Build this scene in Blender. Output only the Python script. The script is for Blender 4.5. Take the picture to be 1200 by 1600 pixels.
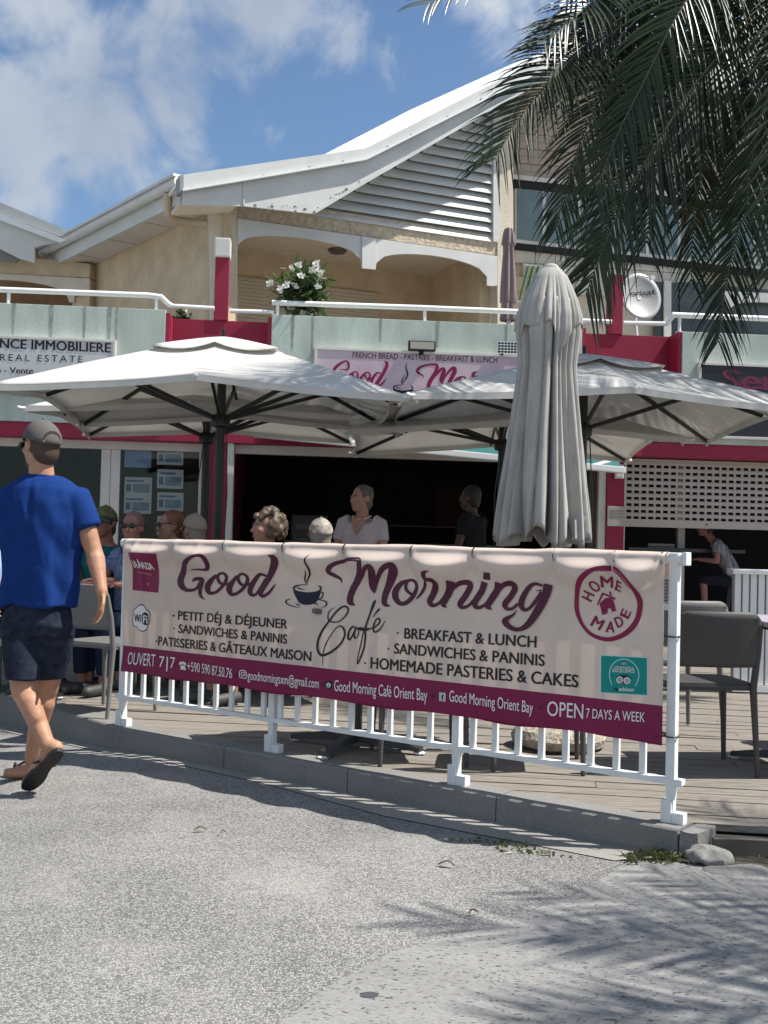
import bpy, bmesh, math, random
from mathutils import Vector, Matrix, noise
import numpy as np
R = math.radians
for o in list(bpy.data.objects): bpy.data.objects.remove(o)
SC = bpy.context.scene
COL = SC.collection

# ------------------------------------------------------------------ camera
F, EYE = 1750.0, 1.2
ROLL, PITCH = 0.025, 51/1750
cam = bpy.data.cameras.new('camera')
cam.sensor_fit = 'VERTICAL'; cam.sensor_height = 24.0; cam.lens = F/1600*24
cam.clip_end = 2000; cam.clip_start = 0.05
co = bpy.data.objects.new('camera', cam); COL.objects.link(co)
CM = (Matrix.Rotation(math.pi/2+PITCH, 3, 'X') @ Matrix.Rotation(ROLL, 3, 'Z'))
co.matrix_world = Matrix.Translation((0, 0, EYE)) @ CM.to_4x4()
SC.camera = co
# ------------------------------------------------------------------ light
SUN_TO = Vector((0.65, -0.05, 1.0)).normalized()
ELEV = math.asin(SUN_TO.z); ROTZ = math.atan2(SUN_TO.x, SUN_TO.y)
sl = bpy.data.lights.new('sun', 'SUN'); sl.energy = 5.0; sl.angle = R(0.53); sl.color = (1.0, 0.955, 0.88)
so = bpy.data.objects.new('sun', sl); COL.objects.link(so)
so.rotation_euler = SUN_TO.to_track_quat('Z', 'Y').to_euler(); so.location = (20, -2, 30)

wd = bpy.data.worlds.new('World'); SC.world = wd; wd.use_nodes = True
def build_world():
    nt = wd.node_tree; N = nt.nodes; L = nt.links
    for n in list(N): N.remove(n)
    out = N.new('ShaderNodeOutputWorld'); bg = N.new('ShaderNodeBackground')
    sky = N.new('ShaderNodeTexSky'); sky.sky_type = 'NISHITA'; sky.sun_disc = False
    sky.sun_elevation = ELEV; sky.sun_rotation = ROTZ; sky.altitude = 0
    sky.air_density = 1.0; sky.dust_density = 0.6; sky.ozone_density = 2.2
    tc = N.new('ShaderNodeTexCoord')
    # cloud banks and added fill banks (directions on the sky sphere) broken up by noise
    acc = None
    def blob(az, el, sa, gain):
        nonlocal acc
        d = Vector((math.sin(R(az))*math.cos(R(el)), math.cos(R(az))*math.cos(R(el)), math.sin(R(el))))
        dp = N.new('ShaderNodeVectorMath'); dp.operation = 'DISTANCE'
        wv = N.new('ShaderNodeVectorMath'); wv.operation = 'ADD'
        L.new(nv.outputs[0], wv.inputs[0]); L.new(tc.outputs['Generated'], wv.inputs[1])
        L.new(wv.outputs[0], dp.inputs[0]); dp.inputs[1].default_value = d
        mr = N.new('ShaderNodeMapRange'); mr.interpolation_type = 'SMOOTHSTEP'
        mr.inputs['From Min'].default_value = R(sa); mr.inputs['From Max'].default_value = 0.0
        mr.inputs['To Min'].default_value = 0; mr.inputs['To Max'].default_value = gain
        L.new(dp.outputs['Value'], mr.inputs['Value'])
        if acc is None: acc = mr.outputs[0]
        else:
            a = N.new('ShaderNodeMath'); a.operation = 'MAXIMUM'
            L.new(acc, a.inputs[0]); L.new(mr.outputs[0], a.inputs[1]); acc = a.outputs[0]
    warp = N.new('ShaderNodeTexNoise'); warp.inputs['Scale'].default_value = 9; warp.inputs['Detail'].default_value = 6
    L.new(tc.outputs['Generated'], warp.inputs['Vector'])
    nv = N.new('ShaderNodeVectorMath'); nv.operation = 'MULTIPLY_ADD'
    L.new(warp.outputs['Color'], nv.inputs[0]); nv.inputs[1].default_value = (0.13, 0.13, 0.13); nv.inputs[2].default_value = (-0.065, -0.065, -0.065)
    for b in CLOUDS_AND_FILL: blob(*b)
    n1 = N.new('ShaderNodeTexNoise'); n1.inputs['Scale'].default_value = 10.0; n1.inputs['Detail'].default_value = 9
    n1.inputs['Roughness'].default_value = 0.58; n1.inputs['Distortion'].default_value = 0.5
    L.new(tc.outputs['Generated'], n1.inputs['Vector'])
    ns = N.new('ShaderNodeMath'); ns.operation = 'MULTIPLY_ADD'; L.new(n1.outputs['Fac'], ns.inputs[0]); ns.inputs[1].default_value = 2.1; ns.inputs[2].default_value = -1.03
    sm_ = N.new('ShaderNodeMath'); sm_.operation = 'ADD'; L.new(acc, sm_.inputs[0]); L.new(ns.outputs[0], sm_.inputs[1])
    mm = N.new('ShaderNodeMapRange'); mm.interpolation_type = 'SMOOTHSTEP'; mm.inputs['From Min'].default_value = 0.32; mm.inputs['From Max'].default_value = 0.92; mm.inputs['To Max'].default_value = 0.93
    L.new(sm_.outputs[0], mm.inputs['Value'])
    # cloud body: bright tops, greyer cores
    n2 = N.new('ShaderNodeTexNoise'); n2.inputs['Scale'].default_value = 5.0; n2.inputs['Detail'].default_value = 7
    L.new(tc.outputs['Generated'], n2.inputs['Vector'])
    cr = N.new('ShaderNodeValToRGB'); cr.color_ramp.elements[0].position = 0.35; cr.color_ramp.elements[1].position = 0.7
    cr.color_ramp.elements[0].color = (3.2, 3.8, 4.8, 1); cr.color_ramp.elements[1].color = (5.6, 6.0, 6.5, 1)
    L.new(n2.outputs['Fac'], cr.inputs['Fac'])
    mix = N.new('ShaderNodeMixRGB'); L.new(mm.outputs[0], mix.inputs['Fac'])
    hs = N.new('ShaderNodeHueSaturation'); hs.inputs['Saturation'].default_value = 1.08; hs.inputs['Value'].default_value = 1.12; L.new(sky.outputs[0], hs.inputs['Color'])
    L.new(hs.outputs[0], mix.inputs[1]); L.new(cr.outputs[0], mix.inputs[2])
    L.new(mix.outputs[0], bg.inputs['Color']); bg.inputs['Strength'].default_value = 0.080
    L.new(bg.outputs[0], out.inputs['Surface'])
# azimuth from +Y towards +X, elevation, radius (deg), gain
CLOUDS_AND_FILL = [(-15.5, 20.0, 7.6, 1.0), (-19, 18, 7.0, .95), (-12, 21.5, 4.6, .8), (-7.5, 25.6, 6.8, 1.0), (-3, 24.8, 5.0, .85), (-12, 28.5, 5.5, .7), (6.5, 26, 5.5, .8), (-19, 25, 6, .7), (13, 25, 6, .7),
          (40, 30, 25, 1), (-45, 25, 22, 1), (100, 40, 34, 1), (180, 35, 60, 1.1), (-110, 40, 45, 1.1), (20, 72, 30, 1.0), (140, 60, 40, 1), (-60, 60, 30, 1)]  # this row: banks out of view, added for neutral fill light
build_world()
SC.view_settings.view_transform = 'Standard'; SC.view_settings.look = 'None'
SC.view_settings.gamma = 1; SC.view_settings.exposure = 0.6
SC.render.engine = 'CYCLES'
SC.cycles.use_denoising = True
SC.cycles.max_bounces = 7; SC.cycles.transparent_max_bounces = 8

# ------------------------------------------------------------------ measuring helpers: where a spot of the place lies
def ray(px, py): return (CM @ Vector(((px-600)/F, -(py-800)/F, -1))).normalized()
CAMP = Vector((0, 0, EYE))
def P(px, py, Y):
    d = ray(px, py); return CAMP + d*(Y/d.y)
def G(px, py, z):
    d = ray(px, py); return CAMP + d*((z-EYE)/d.z)
class Plane:
    def __init__(s, o, ang):           # vertical plane through o, its direction turned ang degrees from +X
        s.o = Vector(o); s.d = Vector((math.cos(R(ang)), math.sin(R(ang)), 0)); s.inw = Vector((-s.d.y, s.d.x, 0)); s.ang = ang
    def hit(s, px, py, off=0.0):
        d = ray(px, py); o = s.o + s.inw*off
        return CAMP + d*((o-CAMP).dot(s.inw)/d.dot(s.inw))
    def uz(s, px, py, off=0.0):
        p = s.hit(px, py, off); return (p-s.o).dot(s.d), p.z
    def at(s, u, z, off=0.0): return s.o + s.d*u + s.inw*off + Vector((0, 0, z))*1.0 - Vector((0, 0, s.o.z))

# ------------------------------------------------------------------ materials
MATS = {}
def mat(name, col, rough=0.6, var=0.0, vscale=6.0, bump=0.0, bscale=40.0, metal=0.0, spec=0.5, transl=0.0, col2=None, fine=0.0, stretch=None, sheen=0):
    if name in MATS: return MATS[name]
    m = bpy.data.materials.new(name); m.use_nodes = True; MATS[name] = m
    nt = m.node_tree; N = nt.nodes; L = nt.links
    bs = N['Principled BSDF']; out = N['Material Output']
    bs.inputs['Roughness'].default_value = rough; bs.inputs['Metallic'].default_value = metal
    bs.inputs['Specular IOR Level'].default_value = spec
    c = (*col, 1)
    bs.inputs['Base Color'].default_value = c
    tc = N.new('ShaderNodeTexCoord'); vec = tc.outputs['Object']
    if stretch:
        mp = N.new('ShaderNodeMapping'); mp.inputs['Scale'].default_value = stretch
        L.new(vec, mp.inputs['Vector']); vec = mp.outputs[0]
    csock = None
    if var > 0 or col2:
        nz = N.new('ShaderNodeTexNoise'); nz.inputs['Scale'].default_value = vscale; nz.inputs['Detail'].default_value = 6
        nz.inputs['Roughness'].default_value = 0.6
        L.new(vec, nz.inputs['Vector'])
        cr = N.new('ShaderNodeValToRGB'); cr.color_ramp.elements[0].position = 0.3; cr.color_ramp.elements[1].position = 0.7
        c2 = col2 if col2 else tuple(x*(1-var) for x in col)
        cr.color_ramp.elements[0].color = (*c2, 1)
        cr.color_ramp.elements[1].color = (*(tuple(min(1, x*(1+var*0.5)) for x in col)), 1)
        L.new(nz.outputs['Fac'], cr.inputs['Fac']); csock = cr.outputs[0]
        if fine > 0:
            n3 = N.new('ShaderNodeTexNoise'); n3.inputs['Scale'].default_value = bscale*1.5; n3.inputs['Detail'].default_value = 3
            L.new(vec, n3.inputs['Vector'])
            r3 = N.new('ShaderNodeMapRange'); r3.inputs['To Min'].default_value = 1-fine; r3.inputs['To Max'].default_value = 1+fine
            r3.inputs['From Min'].default_value = 0.3; r3.inputs['From Max'].default_value = 0.7
            L.new(n3.outputs['Fac'], r3.inputs['Value'])
            vm = N.new('ShaderNodeVectorMath'); vm.operation = 'SCALE'
            L.new(csock, vm.inputs[0]); L.new(r3.outputs[0], vm.inputs['Scale']); csock = vm.outputs[0]
        L.new(csock, bs.inputs['Base Color'])
    nsock = None
    if bump > 0:
        nb = N.new('ShaderNodeTexNoise'); nb.inputs['Scale'].default_value = bscale; nb.inputs['Detail'].default_value = 5
        L.new(vec, nb.inputs['Vector'])
        bp = N.new('ShaderNodeBump'); bp.inputs['Strength'].default_value = bump; bp.inputs['Distance'].default_value = 0.02
        L.new(nb.outputs['Fac'], bp.inputs['Height']); nsock = bp.outputs[0]; L.new(nsock, bs.inputs['Normal'])
    if transl > 0:
        tr = N.new('ShaderNodeBsdfTranslucent'); tr.inputs['Color'].default_value = c
        if csock: L.new(csock, tr.inputs['Color'])
        mx = N.new('ShaderNodeMixShader'); mx.inputs[0].default_value = transl
        L.new(bs.outputs[0], mx.inputs[1]); L.new(tr.outputs[0], mx.inputs[2]); L.new(mx.outputs[0], out.inputs['Surface'])
    return m
def glass(name, tint=(0.5, 0.55, 0.55), refl=0.12, rough=0.02, rmax=.4):
    if name in MATS: return MATS[name]
    m = bpy.data.materials.new(name); m.use_nodes = True; MATS[name] = m
    nt = m.node_tree; N = nt.nodes; L = nt.links
    N.remove(N['Principled BSDF']); out = N['Material Output']
    t = N.new('ShaderNodeBsdfTransparent'); t.inputs[0].default_value = (*tint, 1)
    g = N.new('ShaderNodeBsdfGlossy'); g.inputs['Roughness'].default_value = rough; g.inputs[0].default_value = (.55, .60, .60, 1)
    lw = N.new('ShaderNodeLayerWeight'); lw.inputs[0].default_value = 0.35
    mr = N.new('ShaderNodeMapRange'); mr.inputs['To Min'].default_value = refl; mr.inputs['To Max'].default_value = rmax
    L.new(lw.outputs['Fresnel'], mr.inputs['Value'])
    mx = N.new('ShaderNodeMixShader'); L.new(mr.outputs[0], mx.inputs[0])
    L.new(t.outputs[0], mx.inputs[1]); L.new(g.outputs[0], mx.inputs[2]); L.new(mx.outputs[0], out.inputs['Surface'])
    return m

# ------------------------------------------------------------------ object helpers
def tag(o, label=None, cat=None, group=None, kind=None):
    if label: o['label'] = label
    if cat: o['category'] = cat
    if group: o['group'] = group
    if kind: o['kind'] = kind
    return o
def thing(name, label, cat, loc=(0, 0, 0), rz=0.0, group=None):
    o = bpy.data.objects.new(name, None); COL.objects.link(o)
    o.location = loc; o.rotation_euler = (0, 0, rz); o.empty_display_size = 0.2
    return tag(o, label, cat, group)
def copy_tree(o, parent=None):
    c = o.copy(); COL.objects.link(c)
    if parent is not None: c.parent = parent
    for ch in list(o.children): copy_tree(ch, c)
    return c
def link_mesh(name, me, m, parent=None, smooth=False, rel=True):
    """link a mesh; coordinates are world ones when rel (the parents have no rotation then)"""
    o = bpy.data.objects.new(name, me); COL.objects.link(o)
    if m is not None:
        for mm in (m if isinstance(m, (list, tuple)) else [m]): me.materials.append(mm)
    if parent is not None:
        o.parent = parent
        if rel:
            off = Vector((0, 0, 0)); p = parent
            while p is not None: off += p.location; p = p.parent
            me.transform(Matrix.Translation(-off))
    if smooth: me.polygons.foreach_set('use_smooth', [True]*len(me.polygons))
    return o
class MB:
    def __init__(s): s.v = []; s.f = []
    def add(s, vs, fs):
        b = len(s.v); s.v += [tuple(x) for x in vs]; s.f += [tuple(i+b for i in f) for f in fs]; return s
    def box(s, x0, x1, y0, y1, z0, z1):
        vs = [(x, y, z) for z in (z0, z1) for y in (y0, y1) for x in (x0, x1)]
        return s.add(vs, [(0, 2, 3, 1), (4, 5, 7, 6), (0, 1, 5, 4), (2, 6, 7, 3), (0, 4, 6, 2), (1, 3, 7, 5)])
    def obox(s, c, ax, ay, az, hx, hy, hz):
        c = Vector(c); vs = [c + ax*(i*hx) + ay*(j*hy) + az*(k*hz) for k in (-1, 1) for j in (-1, 1) for i in (-1, 1)]
        return s.add(vs, [(0, 2, 3, 1), (4, 5, 7, 6), (0, 1, 5, 4), (2, 6, 7, 3), (0, 4, 6, 2), (1, 3, 7, 5)])
    def bar(s, a, b, w, h, up=Vector((0, 0, 1))):
        a = Vector(a); b = Vector(b); ax = (b-a); l = ax.length; ax.normalize()
        ay = up.cross(ax)
        if ay.length < 1e-4: ay = Vector((0, 1, 0)).cross(ax)
        ay.normalize(); az = ax.cross(ay)
        return s.obox((a+b)/2, ax, ay, az, l/2, w/2, h/2)
    def tube(s, pts, r, n=10, caps=True, rs=None):
        pts = [Vector(p) for p in pts]; b = len(s.v); m = len(pts)
        prev = None
        for i, p in enumerate(pts):
            t = (pts[min(i+1, m-1)] - pts[max(i-1, 0)]).normalized()
            if prev is None:
                u = t.orthogonal().normalized()
            else:
                u = prev - t*prev.dot(t)
                u = u.normalized() if u.length > 1e-6 else t.orthogonal().normalized()
            prev = u; w = t.cross(u); rr = rs[i] if rs else r
            for k in range(n):
                a = 2*math.pi*k/n; s.v.append(tuple(p + u*(rr*math.cos(a)) + w*(rr*math.sin(a))))
        for i in range(m-1):
            for k in range(n):
                k2 = (k+1) % n; s.f.append((b+i*n+k, b+i*n+k2, b+(i+1)*n+k2, b+(i+1)*n+k))
        if caps:
            s.f.append(tuple(b+k for k in reversed(range(n)))); s.f.append(tuple(b+(m-1)*n+k for k in range(n)))
        return s
    def lathe(s, prof, c=(0, 0), n=24, wob=0.0, seed=0):
        b = len(s.v); rnd = random.Random(seed)
        for i, (r, z) in enumerate(prof):
            for k in range(n):
                a = 2*math.pi*k/n; q = 1 + wob*noise.noise(Vector((math.cos(a)*2+seed, math.sin(a)*2, z*6)))
                s.v.append((c[0]+r*q*math.cos(a), c[1]+r*q*math.sin(a), z))
        for i in range(len(prof)-1):
            for k in range(n):
                k2 = (k+1) % n; s.f.append((b+i*n+k, b+i*n+k2, b+(i+1)*n+k2, b+(i+1)*n+k))
        s.f.append(tuple(b+k for k in reversed(range(n)))); s.f.append(tuple(b+(len(prof)-1)*n+k for k in range(n)))
        return s
    def ell(s, c, rx, ry, rz, nu=14, nv=9, M=None):
        b = len(s.v); c = Vector(c)
        def pt(x, y, z):
            v = Vector((x*rx, y*ry, z*rz)); v = M @ v if M is not None else v; return tuple(c+v)
        s.v.append(pt(0, 0, -1))
        for i in range(1, nv):
            ph = -math.pi/2 + math.pi*i/nv
            for k in range(nu):
                a = 2*math.pi*k/nu; s.v.append(pt(math.cos(ph)*math.cos(a), math.cos(ph)*math.sin(a), math.sin(ph)))
        s.v.append(pt(0, 0, 1)); t = len(s.v)-1
        for k in range(nu): s.f.append((b, b+1+(k+1) % nu, b+1+k))
        for i in range(nv-2):
            for k in range(nu):
                k2 = (k+1) % nu; q = b+1+i*nu; s.f.append((q+k, q+k2, q+nu+k2, q+nu+k))
        q = b+1+(nv-2)*nu
        for k in range(nu): s.f.append((q+k, q+(k+1) % nu, t))
        return s
    def mesh(s, name='m'):
        me = bpy.data.meshes.new(name); me.from_pydata(s.v, [], s.f); me.update(); return me
    def build(s, name, m, parent=None, smooth=False, rel=True, bevel=0.0, fixn=True, seg=2):
        me = s.mesh(name)
        if fixn or bevel:
            bm = bmesh.new(); bm.from_mesh(me)
            if bevel:
                ed = [e for e in bm.edges if len(e.link_faces) == 2 and e.calc_face_angle(0) > 0.5]
                bmesh.ops.bevel(bm, geom=ed, offset=bevel, segments=seg, affect='EDGES', profile=0.7, clamp_overlap=True)
            bmesh.ops.recalc_face_normals(bm, faces=bm.faces); bm.to_mesh(me); bm.free()
        o = link_mesh(name, me, m, parent, False, rel)
        if smooth: smooth_by_angle(me, 40)
        return o
def smooth_by_angle(me, deg):
    me.polygons.foreach_set('use_smooth', [True]*len(me.polygons))
    try: me.set_sharp_from_angle(angle=R(deg))
    except Exception: pass
def slab_mesh(name, pts, vec):
    """a solid: the polygon pts pushed along vec"""
    bm = bmesh.new(); vs = [bm.verts.new(p) for p in pts]
    f = bm.faces.new(vs)
    r = bmesh.ops.extrude_face_region(bm, geom=[f])
    bmesh.ops.translate(bm, vec=vec, verts=[v for v in r['geom'] if isinstance(v, bmesh.types.BMVert)])
    bmesh.ops.triangulate(bm, faces=[q for q in bm.faces if len(q.verts) > 4])
    bmesh.ops.recalc_face_normals(bm, faces=bm.faces)
    me = bpy.data.meshes.new(name); bm.to_mesh(me); bm.free(); return me
def slab(name, plane, pxs, off, thick, m, parent=None):
    """a board standing in a plane: outline at the given offset, real thickness inwards"""
    pts = [plane.hit(x, y, off) for x, y in pxs]
    return link_mesh(name, slab_mesh(name, pts, plane.inw*thick), m, parent)
def crom(pts, n=6):
    """Catmull-Rom through tuples"""
    pts = [np.array(p, float) for p in pts]; out = []
    for i in range(len(pts)-1):
        p0 = pts[i-1] if i > 0 else 2*pts[0]-pts[1]
        p1, p2 = pts[i], pts[i+1]
        p3 = pts[i+2] if i+2 < len(pts) else 2*pts[-1]-pts[-2]
        for k in range(n):
            t = k/n
            out.append(0.5*((2*p1)+(-p0+p2)*t+(2*p0-5*p1+4*p2-p3)*t*t+(-p0+3*p1-3*p2+p3)*t**3))
    out.append(pts[-1]); return out
# ------------------------------------------------------------------ ground
DECK = 0.115
def gz(x, y): return -min(0.10, 0.075*max(0.0, -1.25-x)) if y > 3 or x < -1.25 else 0.0
def road_material():
    m = bpy.data.materials.new('asphalt'); m.use_nodes = True; nt = m.node_tree; N = nt.nodes; L = nt.links
    bs = N['Principled BSDF']; bs.inputs['Roughness'].default_value = 0.85; bs.inputs['Specular IOR Level'].default_value = 0.3
    tc = N.new('ShaderNodeTexCoord'); v = tc.outputs['Object']
    def nz(scale, det, rough=.6):
        n = N.new('ShaderNodeTexNoise'); n.inputs['Scale'].default_value = scale; n.inputs['Detail'].default_value = det; n.inputs['Roughness'].default_value = rough
        L.new(v, n.inputs['Vector']); return n.outputs['Fac']
    def ramp(s, a, b, ca, cb):
        r = N.new('ShaderNodeValToRGB'); r.color_ramp.elements[0].position = a; r.color_ramp.elements[1].position = b
        r.color_ramp.elements[0].color = (*ca, 1); r.color_ramp.elements[1].color = (*cb, 1); L.new(s, r.inputs['Fac']); return r.outputs[0]
    vo = N.new('ShaderNodeTexVoronoi'); vo.inputs['Scale'].default_value = 150; vo.feature = 'F1'; L.new(v, vo.inputs['Vector'])
    stone = N.new('ShaderNodeSeparateColor'); L.new(vo.outputs['Color'], stone.inputs[0])
    c1 = ramp(stone.outputs[0], 0.05, 0.75, (.175, .174, .171), (.41, .405, .395))
    gap = N.new('ShaderNodeMapRange'); gap.inputs['From Min'].default_value = .30; gap.inputs['From Max'].default_value = .62
    L.new(vo.outputs['Distance'], gap.inputs['Value'])
    g2 = N.new('ShaderNodeMath'); g2.operation = 'MULTIPLY'; L.new(gap.outputs[0], g2.inputs[0])
    big = nz(0.9, 5)
    wear = N.new('ShaderNodeMapRange'); wear.inputs['From Min'].default_value = .35; wear.inputs['From Max'].default_value = .65
    wear.inputs['To Min'].default_value = .70; wear.inputs['To Max'].default_value = .42; L.new(big, wear.inputs['Value']); L.new(wear.outputs[0], g2.inputs[1])
    mx = N.new('ShaderNodeMixRGB'); L.new(g2.outputs[0], mx.inputs[0]); L.new(c1, mx.inputs[1]); mx.inputs[2].default_value = (.055, .054, .053, 1)
    # pale dust lying in broad patches
    dust = ramp(nz(1.7, 6, .65), .5, .72, (0, 0, 0), (.38, .38, .38))
    sd = N.new('ShaderNodeSeparateColor'); L.new(dust, sd.inputs[0])
    m2 = N.new('ShaderNodeMixRGB'); L.new(sd.outputs[0], m2.inputs[0]); L.new(mx.outputs[0], m2.inputs[1]); m2.inputs[2].default_value = (.40, .39, .365, 1)
    tone = ramp(nz(.45, 4), .35, .7, (.84, .84, .84), (1.05, 1.04, 1.02))
    m3 = N.new('ShaderNodeMixRGB'); m3.blend_type = 'MULTIPLY'; m3.inputs[0].default_value = 1; L.new(m2.outputs[0], m3.inputs[1]); L.new(tone, m3.inputs[2])
    L.new(m3.outputs[0], bs.inputs['Base Color'])
    h = N.new('ShaderNodeMath'); h.operation = 'SUBTRACT'; h.inputs[0].default_value = 1; L.new(vo.outputs['Distance'], h.inputs[1])
    bp = N.new('ShaderNodeBump'); bp.inputs['Strength'].default_value = .55; bp.inputs['Distance'].default_value = .006
    L.new(h.outputs[0], bp.inputs['Height']); L.new(bp.outputs[0], bs.inputs['Normal'])
    return m
def pitted_material(name, base, pit_scale=42.0, pits=True):
    m = bpy.data.materials.new(name); m.use_nodes = True; nt = m.node_tree; N = nt.nodes; L = nt.links
    bs = N['Principled BSDF']; bs.inputs['Roughness'].default_value = .8; bs.inputs['Specular IOR Level'].default_value = .3
    tc = N.new('ShaderNodeTexCoord'); mp = N.new('ShaderNodeMapping'); mp.inputs['Scale'].default_value = (0.62, 1.15, 1); mp.inputs['Rotation'].default_value = (0, 0, .4)
    L.new(tc.outputs['Object'], mp.inputs['Vector']); v = mp.outputs[0]
    nzn = N.new('ShaderNodeTexNoise'); nzn.inputs['Scale'].default_value = 1.6; nzn.inputs['Detail'].default_value = 8; nzn.inputs['Roughness'].default_value = .7; L.new(v, nzn.inputs['Vector'])
    r = N.new('ShaderNodeValToRGB'); r.color_ramp.elements[0].position = .3; r.color_ramp.elements[1].position = .7
    r.color_ramp.elements[0].color = (*(c*.72 for c in base), 1); r.color_ramp.elements[1].color = (*base, 1); L.new(nzn.outputs['Fac'], r.inputs['Fac'])
    fn = N.new('ShaderNodeTexNoise'); fn.inputs['Scale'].default_value = 130; fn.inputs['Detail'].default_value = 4; L.new(v, fn.inputs['Vector'])
    fr = N.new('ShaderNodeMapRange'); fr.inputs['From Min'].default_value = .3; fr.inputs['From Max'].default_value = .7; fr.inputs['To Min'].default_value = .82; fr.inputs['To Max'].default_value = 1.14; L.new(fn.outputs['Fac'], fr.inputs['Value'])
    sc = N.new('ShaderNodeVectorMath'); sc.operation = 'SCALE'; L.new(r.outputs[0], sc.inputs[0]); L.new(fr.outputs[0], sc.inputs['Scale'])
    col = sc.outputs[0]; hgt = fn.outputs['Fac']
    if pits:
        wn = N.new('ShaderNodeTexNoise'); wn.inputs['Scale'].default_value = 60; L.new(v, wn.inputs['Vector'])
        wm = N.new('ShaderNodeVectorMath'); wm.operation = 'MULTIPLY_ADD'; wm.inputs[1].default_value = (.034, .034, .034); L.new(wn.outputs['Color'], wm.inputs[0]); L.new(v, wm.inputs[2])
        vo = N.new('ShaderNodeTexVoronoi'); vo.inputs['Scale'].default_value = pit_scale; L.new(wm.outputs[0], vo.inputs['Vector'])
        sepc = N.new('ShaderNodeSeparateColor'); L.new(vo.outputs['Color'], sepc.inputs[0])
        rad = N.new('ShaderNodeMapRange'); rad.inputs['From Min'].default_value = .0; rad.inputs['From Max'].default_value = 1; rad.inputs['To Min'].default_value = 0; rad.inputs['To Max'].default_value = .40; L.new(sepc.outputs[0], rad.inputs['Value'])
        dd = N.new('ShaderNodeMath'); dd.operation = 'SUBTRACT'; L.new(rad.outputs[0], dd.inputs[0]); L.new(vo.outputs['Distance'], dd.inputs[1])
        pm = N.new('ShaderNodeMapRange'); pm.inputs['From Min'].default_value = -.05; pm.inputs['From Max'].default_value = .07; L.new(dd.outputs[0], pm.inputs['Value'])
        mx = N.new('ShaderNodeMixRGB'); L.new(pm.outputs[0], mx.inputs[0]); L.new(col, mx.inputs[1]); mx.inputs[2].default_value = (*(c*.30 for c in base), 1); col = mx.outputs[0]
        hs = N.new('ShaderNodeMath'); hs.operation = 'SUBTRACT'; hs.inputs[0].default_value = 1; L.new(pm.outputs[0], hs.inputs[1]); hgt = hs.outputs[0]
    L.new(col, bs.inputs['Base Color'])
    bp = N.new('ShaderNodeBump'); bp.inputs['Strength'].default_value = .5; bp.inputs['Distance'].default_value = .006; L.new(hgt, bp.inputs['Height']); L.new(bp.outputs[0], bs.inputs['Normal'])
    return m
M_ROAD = road_material()
M_APRON = pitted_material('apron_concrete', (.285, .281, .272), 70)
M_GUTTER = pitted_material('gutter_concrete', (.31, .30, .28), pits=False)
M_KERB = pitted_material('kerb_concrete', (.235, .23, .22), pits=False)

def sheet(name, m, poly, dz, step=0.25):
    """a sheet laid on the ground, cut into a grid so that it follows it"""
    bm = bmesh.new(); f = bm.faces.new([bm.verts.new((x, y, 0)) for x, y in poly])
    xs = [p[0] for p in poly]; ys = [p[1] for p in poly]
    for ax, lo, hi in ((Vector((1, 0, 0)), min(xs), max(xs)), (Vector((0, 1, 0)), min(ys), max(ys))):
        k = math.floor(lo/step)+1
        while k*step < hi:
            bmesh.ops.bisect_plane(bm, geom=bm.verts[:]+bm.edges[:]+bm.faces[:], plane_co=ax*(k*step), plane_no=ax); k += 1
    for v in bm.verts: v.co.z = gz(v.co.x, v.co.y)+dz
    bmesh.ops.recalc_face_normals(bm, faces=bm.faces)
    me = bpy.data.meshes.new(name); bm.to_mesh(me); bm.free()
    for p in me.polygons:
        if p.normal.z < 0: p.flip()
    o = link_mesh(name, me, m); o['kind'] = 'structure'; return o
def ground():
    xs = [-600, -60, -20, -8] + [-5+0.25*i for i in range(30)] + [3, 8, 20, 60, 600]
    ys = [-600, -60, -20, -5] + [0+0.5*i for i in range(21)] + [14, 20, 60, 900]
    vs = [(x, y, gz(x, y)) for y in ys for x in xs]; n = len(xs)
    fs = [(j*n+i, j*n+i+1, (j+1)*n+i+1, (j+1)*n+i) for j in range(len(ys)-1) for i in range(n-1)]
    o = MB().add(vs, fs).build('road', M_ROAD, fixn=False); o['kind'] = 'structure'
ground()

# kerb line (outer top edge) at deck height: three corners
K0 = G(-260, 1006, DECK); K1 = G(188, 1138, DECK); K2 = G(1060, 1296, DECK); K3 = G(1104, 1294, DECK)
g = lambda x, y: tuple(G(x, y, 0.0).xy)
def off2(p, n, d): return Vector((p.x+n.x*d, p.y+n.y*d, 0))
d1 = (K2-K1).normalized(); n1 = Vector((d1.y, -d1.x, 0)).normalized()
if n1.y > 0: n1 = -n1
d0 = (K1-K0).normalized(); n0 = Vector((d0.y, -d0.x, 0)).normalized()
if n0.y > 0: n0 = -n0
nm = (n0+n1).normalized()
gut = [off2(K0, n0, -.02), off2(K1, nm, -.02), off2(K2, n1, -.02)]
gut2 = [Vector((*g(960, 1346), 0)), Vector((*g(600, 1276), 0)), Vector((*g(400, 1222), 0)), Vector((*g(170, 1172), 0)), off2(K0, n0, .24)]
sheet('gutter', M_GUTTER, [(p.x, p.y) for p in gut]+[(p.x, p.y) for p in gut2], .004)
ap = [g(430, 1605), g(520, 1540), g(610, 1490), g(760, 1450), g(900, 1400), g(975, 1352), g(1050, 1343), g(1130, 1352), g(1260, 1378)]
apx = [(-.4, 1.2)] + ap + [(2.6, 3.4), (3.2, 1.2)]
sheet('apron', M_APRON, apx, .004)

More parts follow.
